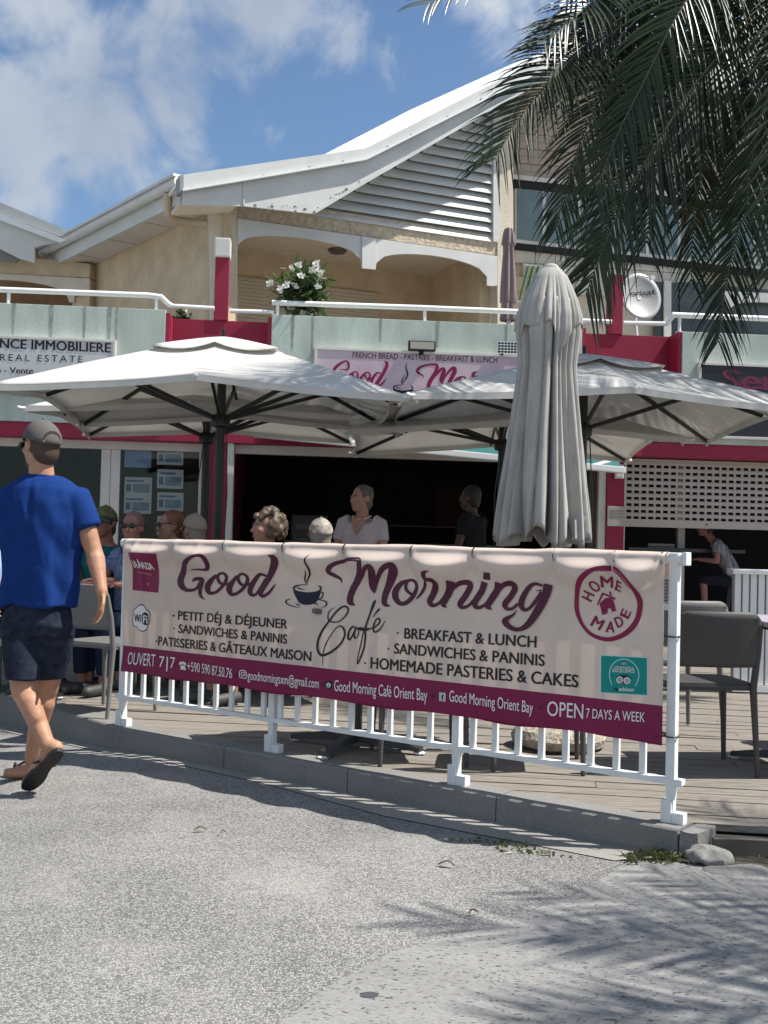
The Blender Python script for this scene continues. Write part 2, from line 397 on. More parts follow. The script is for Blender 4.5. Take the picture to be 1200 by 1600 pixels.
def kerb():
    w = .16
    root = thing('kerb', 'long grey concrete kerb along the front of the timber deck', 'kerb', (K1.x, K1.y, 0))
    def seg(a, b, na, nb, name='kerb_stone'):
        mb = MB(); L_ = (b-a).length; n = max(2, int(L_/.08)); vs = []
        for i in range(n+1):
            p = a.lerp(b, i/n); q = na.lerp(nb, i/n)
            jit = .004*noise.noise(p*9); jz = .003*noise.noise(p*5+Vector((3, 1, 0)))
            out = Vector((p.x, p.y, 0))+q*jit; inn = Vector((p.x, p.y, 0))-q*w
            zb = -.15
            for c, z in ((out, zb), (out, DECK-.008+jz), (out-q*.008, DECK+jz), (inn, DECK+jz), (inn, zb)):
                vs.append((c.x, c.y, z))
        fs = []
        for i in range(n):
            for k in range(5):
                k2 = (k+1) % 5; fs.append((i*5+k, i*5+k2, (i+1)*5+k2, (i+1)*5+k))
        fs.append((4, 3, 2, 1, 0)); fs.append(tuple(n*5+k for k in range(5)))
        mb.add(vs, fs).build(name, M_KERB, root)
    seg(K0, K1-d0*.004, n0, nm if False else n0)
    m_ = 4
    for i in range(m_): seg(K1.lerp(K2, i/m_)+d1*(.003 if i else 0.0), K1.lerp(K2, (i+1)/m_)-d1*.003, n1, n1)
    return root
kerb()
# broken end of the kerb turning in under the deck
def kerb_end():
    e = (K3-K2); mb = MB(); bm = bmesh.new()
    a = K2+d1*.004
    pts = [a, a+d1*.05+Vector((.03, .02, 0)), a+Vector((.17, .09, 0)), a+Vector((.2, .2, 0)), a-n1*.16]
    me = slab_mesh('kerb_end', [Vector((p.x, p.y, -.1)) for p in pts], Vector((0, 0, DECK+.092)))
    bm.from_mesh(me); bmesh.ops.subdivide_edges(bm, edges=bm.edges[:], cuts=4, use_grid_fill=True)
    bmesh.ops.triangulate(bm, faces=bm.faces[:])
    for v in bm.verts: v.co += Vector((1, 1, .8))*.012*noise.noise(v.co*16)
    bm.to_mesh(me); bm.free()
    o = link_mesh('kerb_fragment', me, M_KERB); tag(o, 'broken weathered concrete lump at the right end of the kerb', 'kerb stone')
kerb_end()

# ------------------------------------------------------------------ timber deck
M_DECK = mat('deck_wood', (.25, .225, .196), .85, var=.45, vscale=5, bump=.35, bscale=30, stretch=(1.2, 22, 22), fine=.2, spec=.25)
def deck():
    root = thing('deck', 'weathered grey timber deck of long boards in front of the shops', 'deck', (0, 8, 0)); root['kind'] = 'structure'
    a = R(8); d = Vector((math.cos(a), -math.sin(a), 0)); q = Vector((math.sin(a), math.cos(a), 0))
    e3 = Vector((1, -.03, 0)).normalized(); n3 = Vector((-.03, -1, 0)).normalized(); Kr = G(1120, 1298, DECK)
    cons = [(n1, n1.dot(K1)-.10), (n0, n0.dot(K0)-.10), (n3, n3.dot(Kr)), (Vector((1, 0, 0)), 9.5), (Vector((-1, 0, 0)), 9.5), (Vector((0.084, .996, 0)), 14.05)]
    def interval(qq):
        lo, hi = -50, 50
        for n, c in cons:
            k = n.dot(d); b = c-n.dot(q)*qq
            if abs(k) < 1e-6:
                if b < 0: return None
            elif k > 0: hi = min(hi, b/k)
            else: lo = max(lo, b/k)
        return (lo, hi) if hi-lo > .02 else None
    w, gap = .142, .010; k = 22; mb = MB(); rnd = random.Random(3)
    while k*w < 15.5:
        q0, q1 = k*w, k*w+w-gap
        i0, i1 = interval(q0), interval(q1)
        if i0 is None and i1 is not None: i0 = interval(q0+.1)and None
        if i0 and i1:
            zt = DECK-.003+rnd.uniform(-.0025, .0015); zb = zt-.028
            cut = [rnd.uniform(-6, 6), rnd.uniform(-6, 6)]; cut.sort()
            segs = []; s0a, s0b = i0; s1a, s1b = i1
            xs = [c for c in cut if max(s0a, s1a)+.4 < c < min(s0b, s1b)-.4]
            L_ = [(s0a, s1a)]+[(c, c) for c in xs]; Rr = [(c-.004, c-.004) for c in xs]+[(s0b, s1b)]
            for (la, lb), (ra, rb) in zip(L_, Rr):
                t = rnd.uniform(-.002, .002)
                P4 = [d*la+q*q0, d*ra+q*q0, d*rb+q*q1, d*lb+q*q1]
                vs = [(p.x, p.y, zb) for p in P4]+[(p.x, p.y, zt+t) for p in P4]
                mb.add(vs, [(3, 2, 1, 0), (4, 5, 6, 7), (0, 1, 5, 4), (1, 2, 6, 5), (2, 3, 7, 6), (3, 0, 4, 7)])
        k += 1
    mb.build('boards', M_DECK, root)
    dk = mat('deck_underframe', (.05, .045, .04), .9)
    # dark underframe below the boards
    far = [Vector((9.4, 13.0, 0)), Vector((-9.4, 11.5, 0))]
    p = [K0-n0*.12+Vector((.2, .1, 0)), K1-n1*.14, K2-n1*.14, Vector((Kr.x+.05, Kr.y+.06, 0)), Vector((9.4, Kr.y-.2, 0))]+far
    link_mesh('underframe', slab_mesh('underframe', [Vector((v.x, v.y, DECK-.12)) for v in p], Vector((0, 0, .075))), dk, root)
    b = MB(); b.bar((Kr.x+.0, Kr.y+.045, DECK-.075), (9.4, Kr.y-.2, DECK-.075), .03, .07); b.build('edge_joist', mat('joist', (.14, .12, .1), .9, var=.4), root)
deck()
# ------------------------------------------------------------------ fence with banner
FA = G(190, 1133, DECK); FB_ = G(1050, 1285, DECK)
FD = (FB_-FA).normalized(); FL = (FB_-FA).length; FANG = math.degrees(math.atan2(FD.y, FD.x))
FP = Plane(FA, FANG); FN = -FP.inw        # FN points to the street
M_WHITE = mat('white_pvc', (.74, .76, .75), .45, var=.12, vscale=7, bump=.05)
def fence():
    root = thing('picket_fence', 'low white picket fence on the kerb that carries the cafe banner', 'fence', FA)
    def w(s, t, o=0.0): return FA + FD*s + FN*o + Vector((0, 0, t))
    post_s = [FP.uz(x, y)[0] for x, y in ((191, 1133), (425, 1172), (713, 1222), (1048, 1284))]
    for s in post_s:
        mb = MB(); mb.obox(w(s, .62), FD, FN, Vector((0, 0, 1)), .019, .019, .46)
        # tapering foot
        vs = [w(s-.019, .17, -.019), w(s+.019, .17, -.019), w(s+.019, .17, .019), w(s-.019, .17, .019),
              w(s-.012, .0, -.014), w(s+.012, .0, -.014), w(s+.012, .0, .014), w(s-.012, .0, .014)]
        mb.add(vs, [(0, 1, 2, 3), (7, 6, 5, 4), (0, 4, 5, 1), (1, 5, 6, 2), (2, 6, 7, 3), (3, 7, 4, 0)])
        po = mb.build('post', M_WHITE, root, bevel=.003)
        f = MB(); f.obox(w(s-.012, .045), FD, FN, Vector((0, 0, 1)), .022, .026, .045); f.obox(w(s+.035, .022), FD, FN, Vector((0, 0, 1)), .025, .022, .022)
        fo = f.build('foot', M_WHITE, None, bevel=.003); fo.parent = po; fo.data.transform(Matrix.Translation(-root.location))
    r = MB(); r.tube([w(-.035, 1.058), w(FL+.03, 1.058)], .024, 14); r.build('top_rail', M_WHITE, root, smooth=True)
    r = MB(); r.obox(w(FL+.042, 1.058), FD, FN, Vector((0, 0, 1)), .010, .027, .027); r.build('end_cap', M_WHITE, root, bevel=.006)
    r = MB(); r.obox(w(FL/2, .165), FD, FN, Vector((0, 0, 1)), FL/2+.045, .02, .012); r.build('bottom_rail', M_WHITE, root, bevel=.002)
    r = MB(); r.obox(w(FL/2, .86), FD, FN, Vector((0, 0, 1)), FL/2-.02, .017, .012); r.build('middle_rail', M_WHITE, root, bevel=.002)
    rnd = random.Random(5); n = int(FL/.117)
    for i in range(n):
        s = .06+i*.117
        if min(abs(s-p) for p in post_s) < .04: continue
        tl = rnd.choice([0, 0, 0, 0, .012, -.004]); 
        mb = MB(); a = w(s, .178); b = w(s+tl, .848); ax = (b-a).normalized()
        mb.obox((a+b)/2, ax, FD, FN, (b-a).length/2, .014, .009); mb.build('picket', M_WHITE, root, bevel=.002)
fence()

# --- banner: a printed sheet tied over the top rail
BOFF = .046                   # the printed plane stands this far towards the street
S0, S1 = FP.uz(193, 950, -BOFF)[0], FP.uz(1037, 1000, -BOFF)[0]
T_BOT, T_BAND, T_TOP = .315, .467, 1.065
TIES = [FP.uz(x, 850, -.03)[0] for x in (197, 275, 352, 445, 540, 645, 742, 868, 962, 1036)]
def sm(a, b, x):
    x = max(0, min(1, (x-a)/(b-a))); return x*x*(3-2*x)
def bdisp(s, t):
    d = .014*noise.noise(Vector((s*1.1+4, t*1.6, .3))) + .007*noise.noise(Vector((s*5.0, t*2.0, 2.2)))
    for i in range(len(TIES)-1):
        if TIES[i] <= s <= TIES[i+1]:
            u = (s-TIES[i])/(TIES[i+1]-TIES[i]); amp = .75+.5*noise.noise(Vector((i*3.7, 1, 0)))
            sc = math.sin(math.pi*u)**.8
            depth = .05+.05*sc*amp
            x = (T_TOP-t)/depth
            if x < 2.2: d += .030*sc*amp*(sm(0, .75, x)*(1-sm(.75, 2.2, x))) * 2.6
            # pleats running down from the ties
            for q, sg in ((u, 1), (1-u, -1)):
                d += .007*math.exp(-((q*.27-(T_TOP-t)*.33)/.018)**2)*sm(.35, .02, T_TOP-t)
    d += .012*sm(T_BAND, T_BOT, t)*math.sin(s*5.5+1)*sm(1.2, .2, s) + .006*math.sin(s*17)*sm(.4, T_BOT, t)
    # diagonal pull creases at the left end
    for k, (ss, tt, sl, a) in enumerate(((.18, .9, -.28, .008), (.42, .75, -.45, .008), (.1, .6, -.2, .006), (.7, .9, -.35, .004))):
        x = (s-ss)-sl*(t-tt); d += a*math.exp(-(x/.02)**2)*math.exp(-((t-tt)/.28)**2)
    return d
def bpt(s, t, extra=0.0): return FA + FD*s + FN*(BOFF+bdisp(s, t)+extra) + Vector((0, 0, t))
M_BANNER = mat('banner_vinyl', (.81, .70, .62), .5, var=.06, vscale=3, transl=.33, spec=.35)
M_BAND = mat('banner_band', (.27, .012, .085), .45, var=.08, vscale=3, transl=.25, spec=.35)
M_PLUM = mat('print_plum', (.075, .012, .035), .5, spec=.3)
M_WINE = mat('print_wine', (.22, .008, .06), .5, spec=.3)
M_BLACK = mat('print_black', (.018, .016, .018), .5, spec=.3)
M_PWHITE = mat('print_white', (.80, .76, .76), .5, spec=.3)
M_TEAL = mat('print_teal', (.0, .24, .22), .5, spec=.3)
M_NAVY = mat('print_navy', (.008, .014, .03), .5, spec=.3)
M_CREAM = mat('print_cream', (.68, .60, .53), .5, spec=.3)
BAN = thing('banner', 'long beige cafe banner with purple lower band tied over the white fence', 'banner', FA)
def banner():
    ns, ntt = 300, 84; rows = [('f', T_BOT+(T_TOP-T_BOT)*i/ntt) for i in range(ntt+1)]
    ib = min(range(len(rows)), key=lambda i: abs(rows[i][1]-T_BAND)); rows[ib] = ('f', T_BAND)
    for k in range(1, 9): rows.append(('a', math.pi*k/8))
    rows += [('b', T_TOP-.03*k) for k in (1, 2, 3)]
    vs = []
    for kind, v in rows:
        for i in range(ns+1):
            s = S0+(S1-S0)*i/ns
            if kind == 'f':
                p = bpt(s, v)
                if v == rows[0][1]: p += Vector((0, 0, .006*math.sin(s*9)+.004*noise.noise(Vector((s*6, 0, 0)))))
            elif kind == 'a':
                o = BOFF+bdisp(s, T_TOP); c = (o-.03)/2; rr = (o+.03)/2
                hem = .02+.004*noise.noise(Vector((s*8, 1, 1)))+.006*noise.noise(Vector((s*2.2, 5, 1)))
                p = FA+FD*s+FN*(c+rr*math.cos(v))+Vector((0, 0, T_TOP+hem*math.sin(v)))
            else: p = FA+FD*s+FN*(-.03)+Vector((0, 0, v))
            vs.append(tuple(p))
    fs = []; n = ns+1
    for j in range(len(rows)-1):
        for i in range(ns): fs.append((j*n+i, j*n+i+1, (j+1)*n+i+1, (j+1)*n+i))
    mb = MB().add(vs, fs); me = mb.mesh('sheet')
    o = link_mesh('sheet', me, [M_BANNER, M_BAND], BAN, True)
    for p in me.polygons: p.material_index = 1 if p.index//ns < ib else 0
    sol = o.modifiers.new('thickness', 'SOLIDIFY'); sol.thickness = .0012; sol.offset = -1
banner()
def bst(px, py): return FP.uz(px, py, -BOFF)[0], FP.uz(px, py, -BOFF)[1]-DECK
LAYER = [0]
def onto_banner(bm, name, m, surf=None, step=.02, lift=.0022, parent=None):
    """print a flat (s,t) mesh on the banner, following its folds"""
    for ax in (Vector((1, 0, 0)), Vector((0, 1, 0))):
        cs = [v.co.dot(ax) for v in bm.verts]
        if not cs: return None
        k = math.floor(min(cs)/step)+1
        while k*step < max(cs):
            bmesh.ops.bisect_plane(bm, geom=bm.verts[:]+bm.edges[:]+bm.faces[:], plane_co=ax*(k*step), plane_no=ax); k += 1
    f = surf or bpt
    for v in bm.verts: v.co = f(v.co.x, v.co.y, lift+v.co.z)
    bmesh.ops.recalc_face_normals(bm, faces=bm.faces)
    me = bpy.data.meshes.new(name); bm.to_mesh(me); bm.free()
    return link_mesh(name, me, m, parent or BAN)
def text_bm(txt, offset=0.0, spacing=1.0):
    cu = bpy.data.curves.new('t', 'FONT'); cu.body = txt; cu.size = 1; cu.offset = offset; cu.resolution_u = 4; cu.space_character = spacing; cu.fill_mode = 'FRONT'
    ob = bpy.data.objects.new('t', cu); COL.objects.link(ob)
    bpy.context.view_layer.update()
    me = bpy.data.meshes.new_from_object(ob.evaluated_get(bpy.context.evaluated_depsgraph_get()))
    bpy.data.objects.remove(ob); bpy.data.curves.remove(cu)
    bm = bmesh.new(); bm.from_mesh(me); bpy.data.meshes.remove(me)
    for v in bm.verts: v.co.z = 0
    return bm
CAPH = None
def cap_height():
    global CAPH
    if CAPH is None:
        b = text_bm('H'); CAPH = max(v.co.y for v in b.verts); b.free()
    return CAPH
def fit_text(txt, a, b, cap, offset=.0, spacing=1.0, shear=0.0):
    """text from baseline start a to end b (s,t), capital height cap"""
    bm = text_bm(txt, 0, spacing)
    if offset > 0:      # heavier weight: the glyphs struck three times, side by side
        geo = bm.verts[:]+bm.edges[:]+bm.faces[:]
        for k, (dx, dy) in enumerate(((offset, 0), (-offset, 0), (0, offset*.7))):
            r = bmesh.ops.duplicate(bm, geom=geo); bmesh.ops.translate(bm, vec=(dx, dy, .0), verts=[v for v in r['geom'] if isinstance(v, bmesh.types.BMVert)])
            for v in r['geom']:
                if isinstance(v, bmesh.types.BMVert): v.co.z = .00022*(k+1)
    xs = [v.co.x for v in bm.verts]; x0, x1 = min(xs), max(xs)
    ch = cap_height(); L_ = b[0]-a[0]; sl = (b[1]-a[1])/L_
    for v in bm.verts:
        u = (v.co.x-x0)/(x1-x0)*L_; h = v.co.y/ch*cap
        v.co = Vector((a[0]+u+shear*h, a[1]+u*sl+h, v.co.z))
    return bm
def btext(txt, pa, pb, cap_px, m, name='lettering', offset=.0, spacing=1.0, shear=0.0):
    a = bst(*pa); b = bst(*pb); c = bst(pa[0], pa[1]-cap_px)
    return onto_banner(fit_text(txt, a, b, c[1]-a[1], offset, spacing, shear), name, m)
def stroke_bm(bm, pts, conv, zo=0.0, n=6):
    """a brush stroke: (x, y, width) points in measuring pixels; conv maps them onto the printed plane"""
    c = crom(pts, n); q = [np.array(p[:2]) for p in c]; vs = []
    for i, p in enumerate(q):
        t = q[min(i+1, len(q)-1)]-q[max(i-1, 0)]; l = np.linalg.norm(t)
        t = t/l if l > 1e-6 else np.array([1, 0]); nn = np.array([-t[1], t[0]]); w = max(1.0, c[i][2])/2
        vs.append((conv(*(p+nn*w)), conv(*(p-nn*w))))
    B = [(bm.verts.new((a[0], a[1], zo)), bm.verts.new((b[0], b[1], zo))) for a, b in vs]
    for i in range(len(B)-1):
        try: bm.faces.new((B[i][0], B[i+1][0], B[i+1][1], B[i][1]))
        except ValueError: pass
def poly_bm(bm, pts, conv, zo=0.0):
    vs = [conv(*p) for p in pts]; f = bm.faces.new([bm.verts.new((a, b, zo)) for a, b in vs])
    bmesh.ops.triangulate(bm, faces=[f])
def strokes(list_, conv, z0=0.0):
    bm = bmesh.new()
    for i, s in enumerate(list_): stroke_bm(bm, s, conv, z0+.00025*i)
    return bm
GOOD = [
 [(258,244,5),(300,238,12),(350,240,18),(392,240,26),(412,205,34),(412,150,36),(390,112,32),(350,108,28),(300,130,34),(245,168,44),(205,205,50),(165,270,54),(138,340,62),(148,395,56),(190,430,36),(245,432,28),(285,412,26),(310,370,28),(332,335,28)],
 [(245,352,10),(265,332,30),(300,326,34),(335,335,38),(328,370,42),(315,420,38),(315,470,32),(330,500,20),(357,520,5)],
 [(470,290,24),(430,330,38),(392,385,54),(385,425,54),(405,458,36),(455,455,28),(505,418,30),(550,360,34),(562,310,30),(538,277,24),(500,278,24),(478,305,28),(490,350,30),(520,376,26),(560,378,20),(605,360,14)],
 [(670,298,24),(635,340,38),(598,392,54),(590,432,54),(612,470,36),(660,464,28),(708,428,30),(750,368,34),(758,315,30),(732,284,24),(695,286,24),(674,315,28),(685,358,28),(715,385,24),(760,382,20),(805,352,14)],
 [(938,302,20),(890,284,26),(845,315,38),(802,378,48),(780,438,46),(795,475,34),(832,474,24),(880,410,26),(932,325,30)],
 [(985,108,8),(1025,124,46),(1032,170,54),(1000,250,56),(945,345,54),(895,425,50),(880,470,42),(910,488,30),(960,455,26),(1000,405,18),(1024,374,4)]]
MORN = [
 [(202,368,4),(188,328,22),(130,292,36),(92,260,40),(115,215,40),(180,175,34),(280,148,34),(360,142,36),(415,150,44),(428,185,54),(410,250,58),(365,330,66),(315,410,66),(285,490,60),(287,545,56),(330,577,6)],
 [(370,350,26),(430,290,34),(485,225,42),(530,212,50),(538,260,66),(508,340,64),(492,400,54),(512,460,14)],
 [(512,458,12),(540,370,28),(600,280,36),(660,215,46),(712,200,58),(716,258,72),(672,350,68),(627,440,64),(606,520,56),(615,565,42),(662,584,6)],
 [(840,340,26),(765,368,42),(712,440,56),(712,508,54),(752,556,40),(810,550,40),(870,490,42),(903,410,32),(890,356,28),(845,338,24),(808,368,28),(805,420,30),(840,462,26),(890,482,22)],
 [(900,515,10),(945,468,26),(995,395,30),(1030,325,30)],
 [(1108,254,4),(1062,262,28),(1028,288,56),(1020,318,42),(1060,335,34),(1108,345,46),(1118,390,54),(1072,460,58),(1032,530,54),(1050,574,38),(1105,562,30),(1160,505,28),(1200,450,30)],
]
MORN2 = [  # continues, in a second measuring frame
 [(178,288,64),(150,370,62),(102,450,60),(78,505,50),(106,537,6)],
 [(90,460,20),(165,372,30),(238,312,40),(308,302,50),(328,342,56),(282,430,56),(236,500,54),(256,535,34),(310,520,28),(362,470,30)],
 [(470,298,64),(440,380,62),(382,470,60),(378,522,46),(422,535,32),(480,500,30),(522,455,34)],
 [(606,303,66),(580,380,64),(530,460,62),(496,520,56),(532,556,6)],
 [(515,475,20),(590,382,32),(660,322,42),(730,312,52),(752,352,54),(708,430,54),(655,500,54),(670,545,34),(720,546,28),(775,500,26)],
 [(1010,330,24),(945,314,30),(882,350,42),(826,430,54),(804,510,54),(832,555,36),(880,545,30),(940,478,34),(1000,390,34)],
 [(1062,318,84),(1042,400,82),(992,510,78),(932,610,72),(862,700,58),(782,742,38),(705,722,44),(655,668,56),(680,635,40),(730,605,22),(760,558,4)],
 [(952,378,6),(1000,374,16)]]
IDOT = [(478,205),(546,212),(528,280),(460,270)]
CAFE = [
 [(325,218,5),(270,255,12),(248,310,14),(258,365,18),(300,388,14),(370,385,14),(440,335,16),(485,260,20),(465,212,20),(410,215,22),(340,275,22),(270,370,22),(190,480,26),(135,600,26),(128,700,26),(158,765,28),(210,775,30),(300,735,26),(400,650,24),(450,550,22),(440,470,22),(395,435,16),(340,470,12),(270,570,12),(215,680,14),(194,790,10),(192,898,6)],
 [(575,455,14),(538,445,20),(502,500,22),(490,570,24),(512,596,18),(550,530,18),(580,450,16)],
 [(582,445,16),(562,530,20),(572,580,14),(604,548,12),(615,492,14)],
 [(590,466,22),(640,470,42),(700,476,34),(760,462,12),(800,450,16),(855,392,18),(850,350,18),(815,360,16),(785,430,18),(785,490,20),(815,505,18),(870,460,16),(920,374,6)],
 [(806,132,10),(785,172,32),(740,300,20),(690,460,24),(692,560,22),(676,690,20),(636,810,20),(602,880,12),(610,780,12),(642,640,14),(668,500,14)],
 [(854,232,20),(815,278,18),(776,334,6)]]
cz = lambda ox, oy, sc: (lambda x, y: bst(ox+x/sc, oy+y/sc))
onto_banner(strokes(GOOD, cz(260, 850, 6)), 'lettering', M_PLUM)
_b = strokes(MORN, cz(500, 850, 6))
for i, s in enumerate(MORN2): stroke_bm(_b, s, cz(680, 860, 6), .0015+.00025*i)
poly_bm(_b, IDOT, cz(680, 860, 6))
onto_banner(_b, 'lettering', M_PLUM)
onto_banner(strokes(CAFE, cz(480, 920, 7.5), .0006), 'lettering', M_BLACK)
# cup
CUPBODY = [(335,838),(430,882),(540,902),(640,906),(760,890),(858,842),(845,930),(805,1040),(740,1112),(640,1142),(540,1140),(450,1100),(392,1000),(350,910)]
CUPSTR = [[(575,764,10),(440,774,22),(365,808,36),(348,850,34)],[(795,782,10),(840,806,32),(848,860,34)],[(415,808,12),(460,838,20),(555,856,4)],
 [(845,905,18),(890,912,24),(895,965,24),(860,1015,26),(800,1045,20)],[(312,1026,6),(228,1050,20),(206,1090,26),(262,1140,18),(380,1175,14),(482,1192,4)],
 [(828,1048,12),(920,1065,20),(972,1115,28),(940,1165,18),(878,1192,6)],[(718,188,5),(676,270,22),(690,370,34),(716,460,40),(700,560,32),(640,640,24),(602,690,22),(598,738,10)],
 [(618,488,6),(628,540,18),(586,610,24),(562,680,24),(584,768,10)],[(385,1118,10),(430,1135,20),(490,1148,6)],[(720,1120,14),(785,1118,20),(790,1150,6)]]
def cup(conv, put):
    b = bmesh.new(); poly_bm(b, CUPBODY, conv)
    for i, s in enumerate(CUPSTR): stroke_bm(b, s, conv, .0004+.0002*i)
    return put(b)
cup(cz(430, 850, 12), lambda b: onto_banner(b, 'cup_emblem', M_NAVY))
# the printed lines
for t, a, b_, c in (('PETIT DÉJ & DÉJEUNER', (278.7, 968), (450.3, 982.5), 13.2), ('SANDWICHES & PANINIS', (280, 988.5), (450, 1006), 13.2),
                    ('PATISSERIES & GÂTEAUX MAISON', (247, 1008), (487.5, 1033.5), 13.6), ('BREAKFAST & LUNCH', (632.5, 997.5), (838, 1012), 16),
                    ('SANDWICHES & PANINIS', (617, 1021), (851, 1041), 16), ('HOMEMADE PASTERIES & CAKES', (580, 1044), (903, 1074.5), 17)):
    btext(t, a, b_, c, M_BLACK, offset=.026)
for x, y in ((272.8, 962), (273.5, 982), (244.5, 1002), (622.5, 989), (608, 1013.5), (571.7, 1036)):
    b = bmesh.new(); poly_bm(b, [(x+1.5*math.cos(k*.785), y+1.6*math.sin(k*.785)) for k in range(8)], bst); onto_banner(b, 'bullet', M_BLACK)
for t, a, b_, c, of in (('OUVERT', (199.6, 1037.5), (243, 1041.5), 18.5, .004), ('7', (249, 1042), (257, 1042.8), 17, 0), ('|', (260.5, 1043), (262.5, 1043), 17, 0), ('7', (266, 1043.5), (274, 1044.3), 17, 0),
                    ('+590 590 87.50.76', (293, 1048), (365, 1059.6), 14.5, .006), ('goodmorningsxm@gmail.com', (388.4, 1061.5), (500, 1075.2), 14, .006),
                    ('Good Morning Café Orient Bay', (524.8, 1079), (669, 1095), 17, .006), ('Good Morning Orient Bay', (703, 1095.5), (833, 1114.5), 17, .006),
                    ('OPEN', (855, 1118), (911, 1123.5), 22.5, .004), ('7 DAYS A WEEK', (915.5, 1121.5), (1007.5, 1128.5), 14.5, .006)):
    btext(t, a, b_, c, M_PWHITE, offset=of)
for x, y in ((370.7, 1054), (507, 1069), (677.3, 1087.5), (845, 1105.5)):
    b = bmesh.new(); poly_bm(b, [(x+3*math.cos(k*.63), y+3.3*math.sin(k*.63)) for k in range(10)], bst); onto_banner(b, 'bullet', M_PLUM)
# small pictograms on the band: telephone, at-envelope, owl square, letter square
b = strokes([[(281,1039,1.5),(283,1036,4),(289,1036.5,4),(291,1040,1.5)]], bst); poly_bm(b, [(283,1039.5),(289,1040),(291,1047),(282,1046)], bst, .0004); onto_banner(b, 'pictogram', M_PWHITE)
b = strokes([[(376,1057,1.3),(376.5,1049,1.3),(381.5,1047,1.3),(386,1050.5,1.3),(386,1059.5,1.3),(376,1058,1.3)],[(384,1055.5,1.2),(383.5,1050.5,1.2),(379.5,1051,1.2),(379.5,1055.5,1.2),(382.5,1055,1.2),(385,1056,1.2)]], bst); onto_banner(b, 'pictogram', M_PWHITE)
b = bmesh.new(); poly_bm(b, [(511.5,1063.5),(520.5,1064.5),(520.5,1076,),(511.5,1075)], bst); onto_banner(b, 'pictogram', M_NAVY)
b = strokes([[(512.5,1070,2),(516,1068,3.2),(519.5,1071,2)],[(513,1072,2),(519,1072.8,2)]], bst, .0012); onto_banner(b, 'pictogram', mat('print_pale_green', (.5, .7, .62), .5))
b = bmesh.new(); poly_bm(b, [(687.5,1081.5),(697.5,1082.6),(697.5,1096),(687.5,1095)], bst); onto_banner(b, 'pictogram', mat('print_grey', (.5, .53, .58), .5))
btext('f', (690.5, 1094), (695, 1094.5), 9, M_NAVY, 'pictogram', offset=.03)
# round hand drawn stamp
H6 = cz(880, 870, 6.667)
ring = [(470,112,44),(580,122,34),(680,190,34),(755,300,40),(800,420,58),(802,540,58),(770,660,58),(700,755,58),(600,825,50),(480,860,46),(370,845,40),(270,795,36),(195,705,34),(150,600,44),(136,500,48),(150,380,50),(205,270,54),(290,180,52),(380,125,44),(475,112,44)]
b = strokes([ring, [(390,150,4),(470,142,12),(560,150,16),(650,210,20),(740,335,6)], [(165,640,8),(215,730,12),(290,800,6)], [(210,250,4),(240,215,14),(300,150,6)]], H6); onto_banner(b, 'stamp_ring', M_WINE)
b = bmesh.new(); poly_bm(b, [(378,488),(440,428),(500,428),(526,470),(550,562),(508,576),(488,532),(462,542),(456,592),(404,606)], H6)
stroke_bm(b, [(358,502,14),(385,445,18),(415,385,18)], H6, .0004); stroke_bm(b, [(405,380,18),(470,405,20),(542,442,18)], H6, .0008); stroke_bm(b, [(482,362,16),(500,400,18)], H6, .0012)
onto_banner(b, 'stamp_house', M_WINE)
def stamp_letter(ch, cx, cy, rot, h, w):
    bm = fit_text(ch, (0, 0), (1, 0), 1, .03); xs = [v.co.x for v in bm.verts]; ys = [v.co.y for v in bm.verts]
    mx, my = (min(xs)+max(xs))/2, (min(ys)+max(ys))/2; sx = w/(max(xs)-min(xs)); sy = h/(max(ys)-min(ys))
    ca, sa = math.cos(R(rot)), math.sin(R(rot))
    for v in bm.verts:
        x = (v.co.x-mx)*sx; y = -(v.co.y-my)*sy
        s_, t_ = H6(cx+x*ca-y*sa, cy+x*sa+y*ca); v.co = Vector((s_, t_, v.co.z))
    onto_banner(bm, 'stamp_letter', M_WINE)
for a in (('H',262,410,-62,112,86),('O',345,308,-30,116,92),('M',466,262,4,120,112),('E',590,305,24,112,78),('M',356,690,30,118,118),('A',488,730,4,116,98),('D',580,676,-24,112,84),('E',650,592,-66,104,84)): stamp_letter(*a)
# teal award sticker
b = bmesh.new(); poly_bm(b, [(383,1020),(882,1046),(880,1450),(380,1420)], H6); onto_banner(b, 'award_sticker', mat('print_mint_edge', (.55, .72, .68), .5))
b = bmesh.new(); poly_bm(b, [(392,1030),(874,1054),(872,1441),(390,1411)], H6, .0006); onto_banner(b, 'award_sticker', M_TEAL)
b = strokes([[(505,1335,7),(480,1230,9),(510,1125,9),(590,1070,9),(680,1075,9),(760,1140,9),(790,1240,9),(752,1350,7)]], H6, .0014); onto_banner(b, 'award_arc', mat('print_mint', (.45, .72, .66), .5))
for t, a, b_, c in (('2015', (608,1122), (660,1124), 18), ('CERTIFICATE of', (535,1160), (735,1170), 22), ('EXCELLENCE', (515,1200), (745,1208), 36), ('advisor', (578,1396), (742,1404), 40), ('trip', (520,1392), (574,1396), 40)):
    A_, B_, C_ = H6(*a), H6(*b_), H6(a[0], a[1]-c); bm = fit_text(t, A_, B_, C_[1]-A_[1], .02)
    for v in bm.verts: v.co.z += .0014
    onto_banner(bm, 'award_lettering', M_PWHITE if t != 'trip' else M_NAVY)
b = bmesh.new(); poly_bm(b, [(552,1250),(600,1232),(655,1232),(705,1258),(700,1310),(660,1330),(630,1315),(590,1325),(555,1300)], H6, .0012); onto_banner(b, 'award_emblem', M_NAVY)
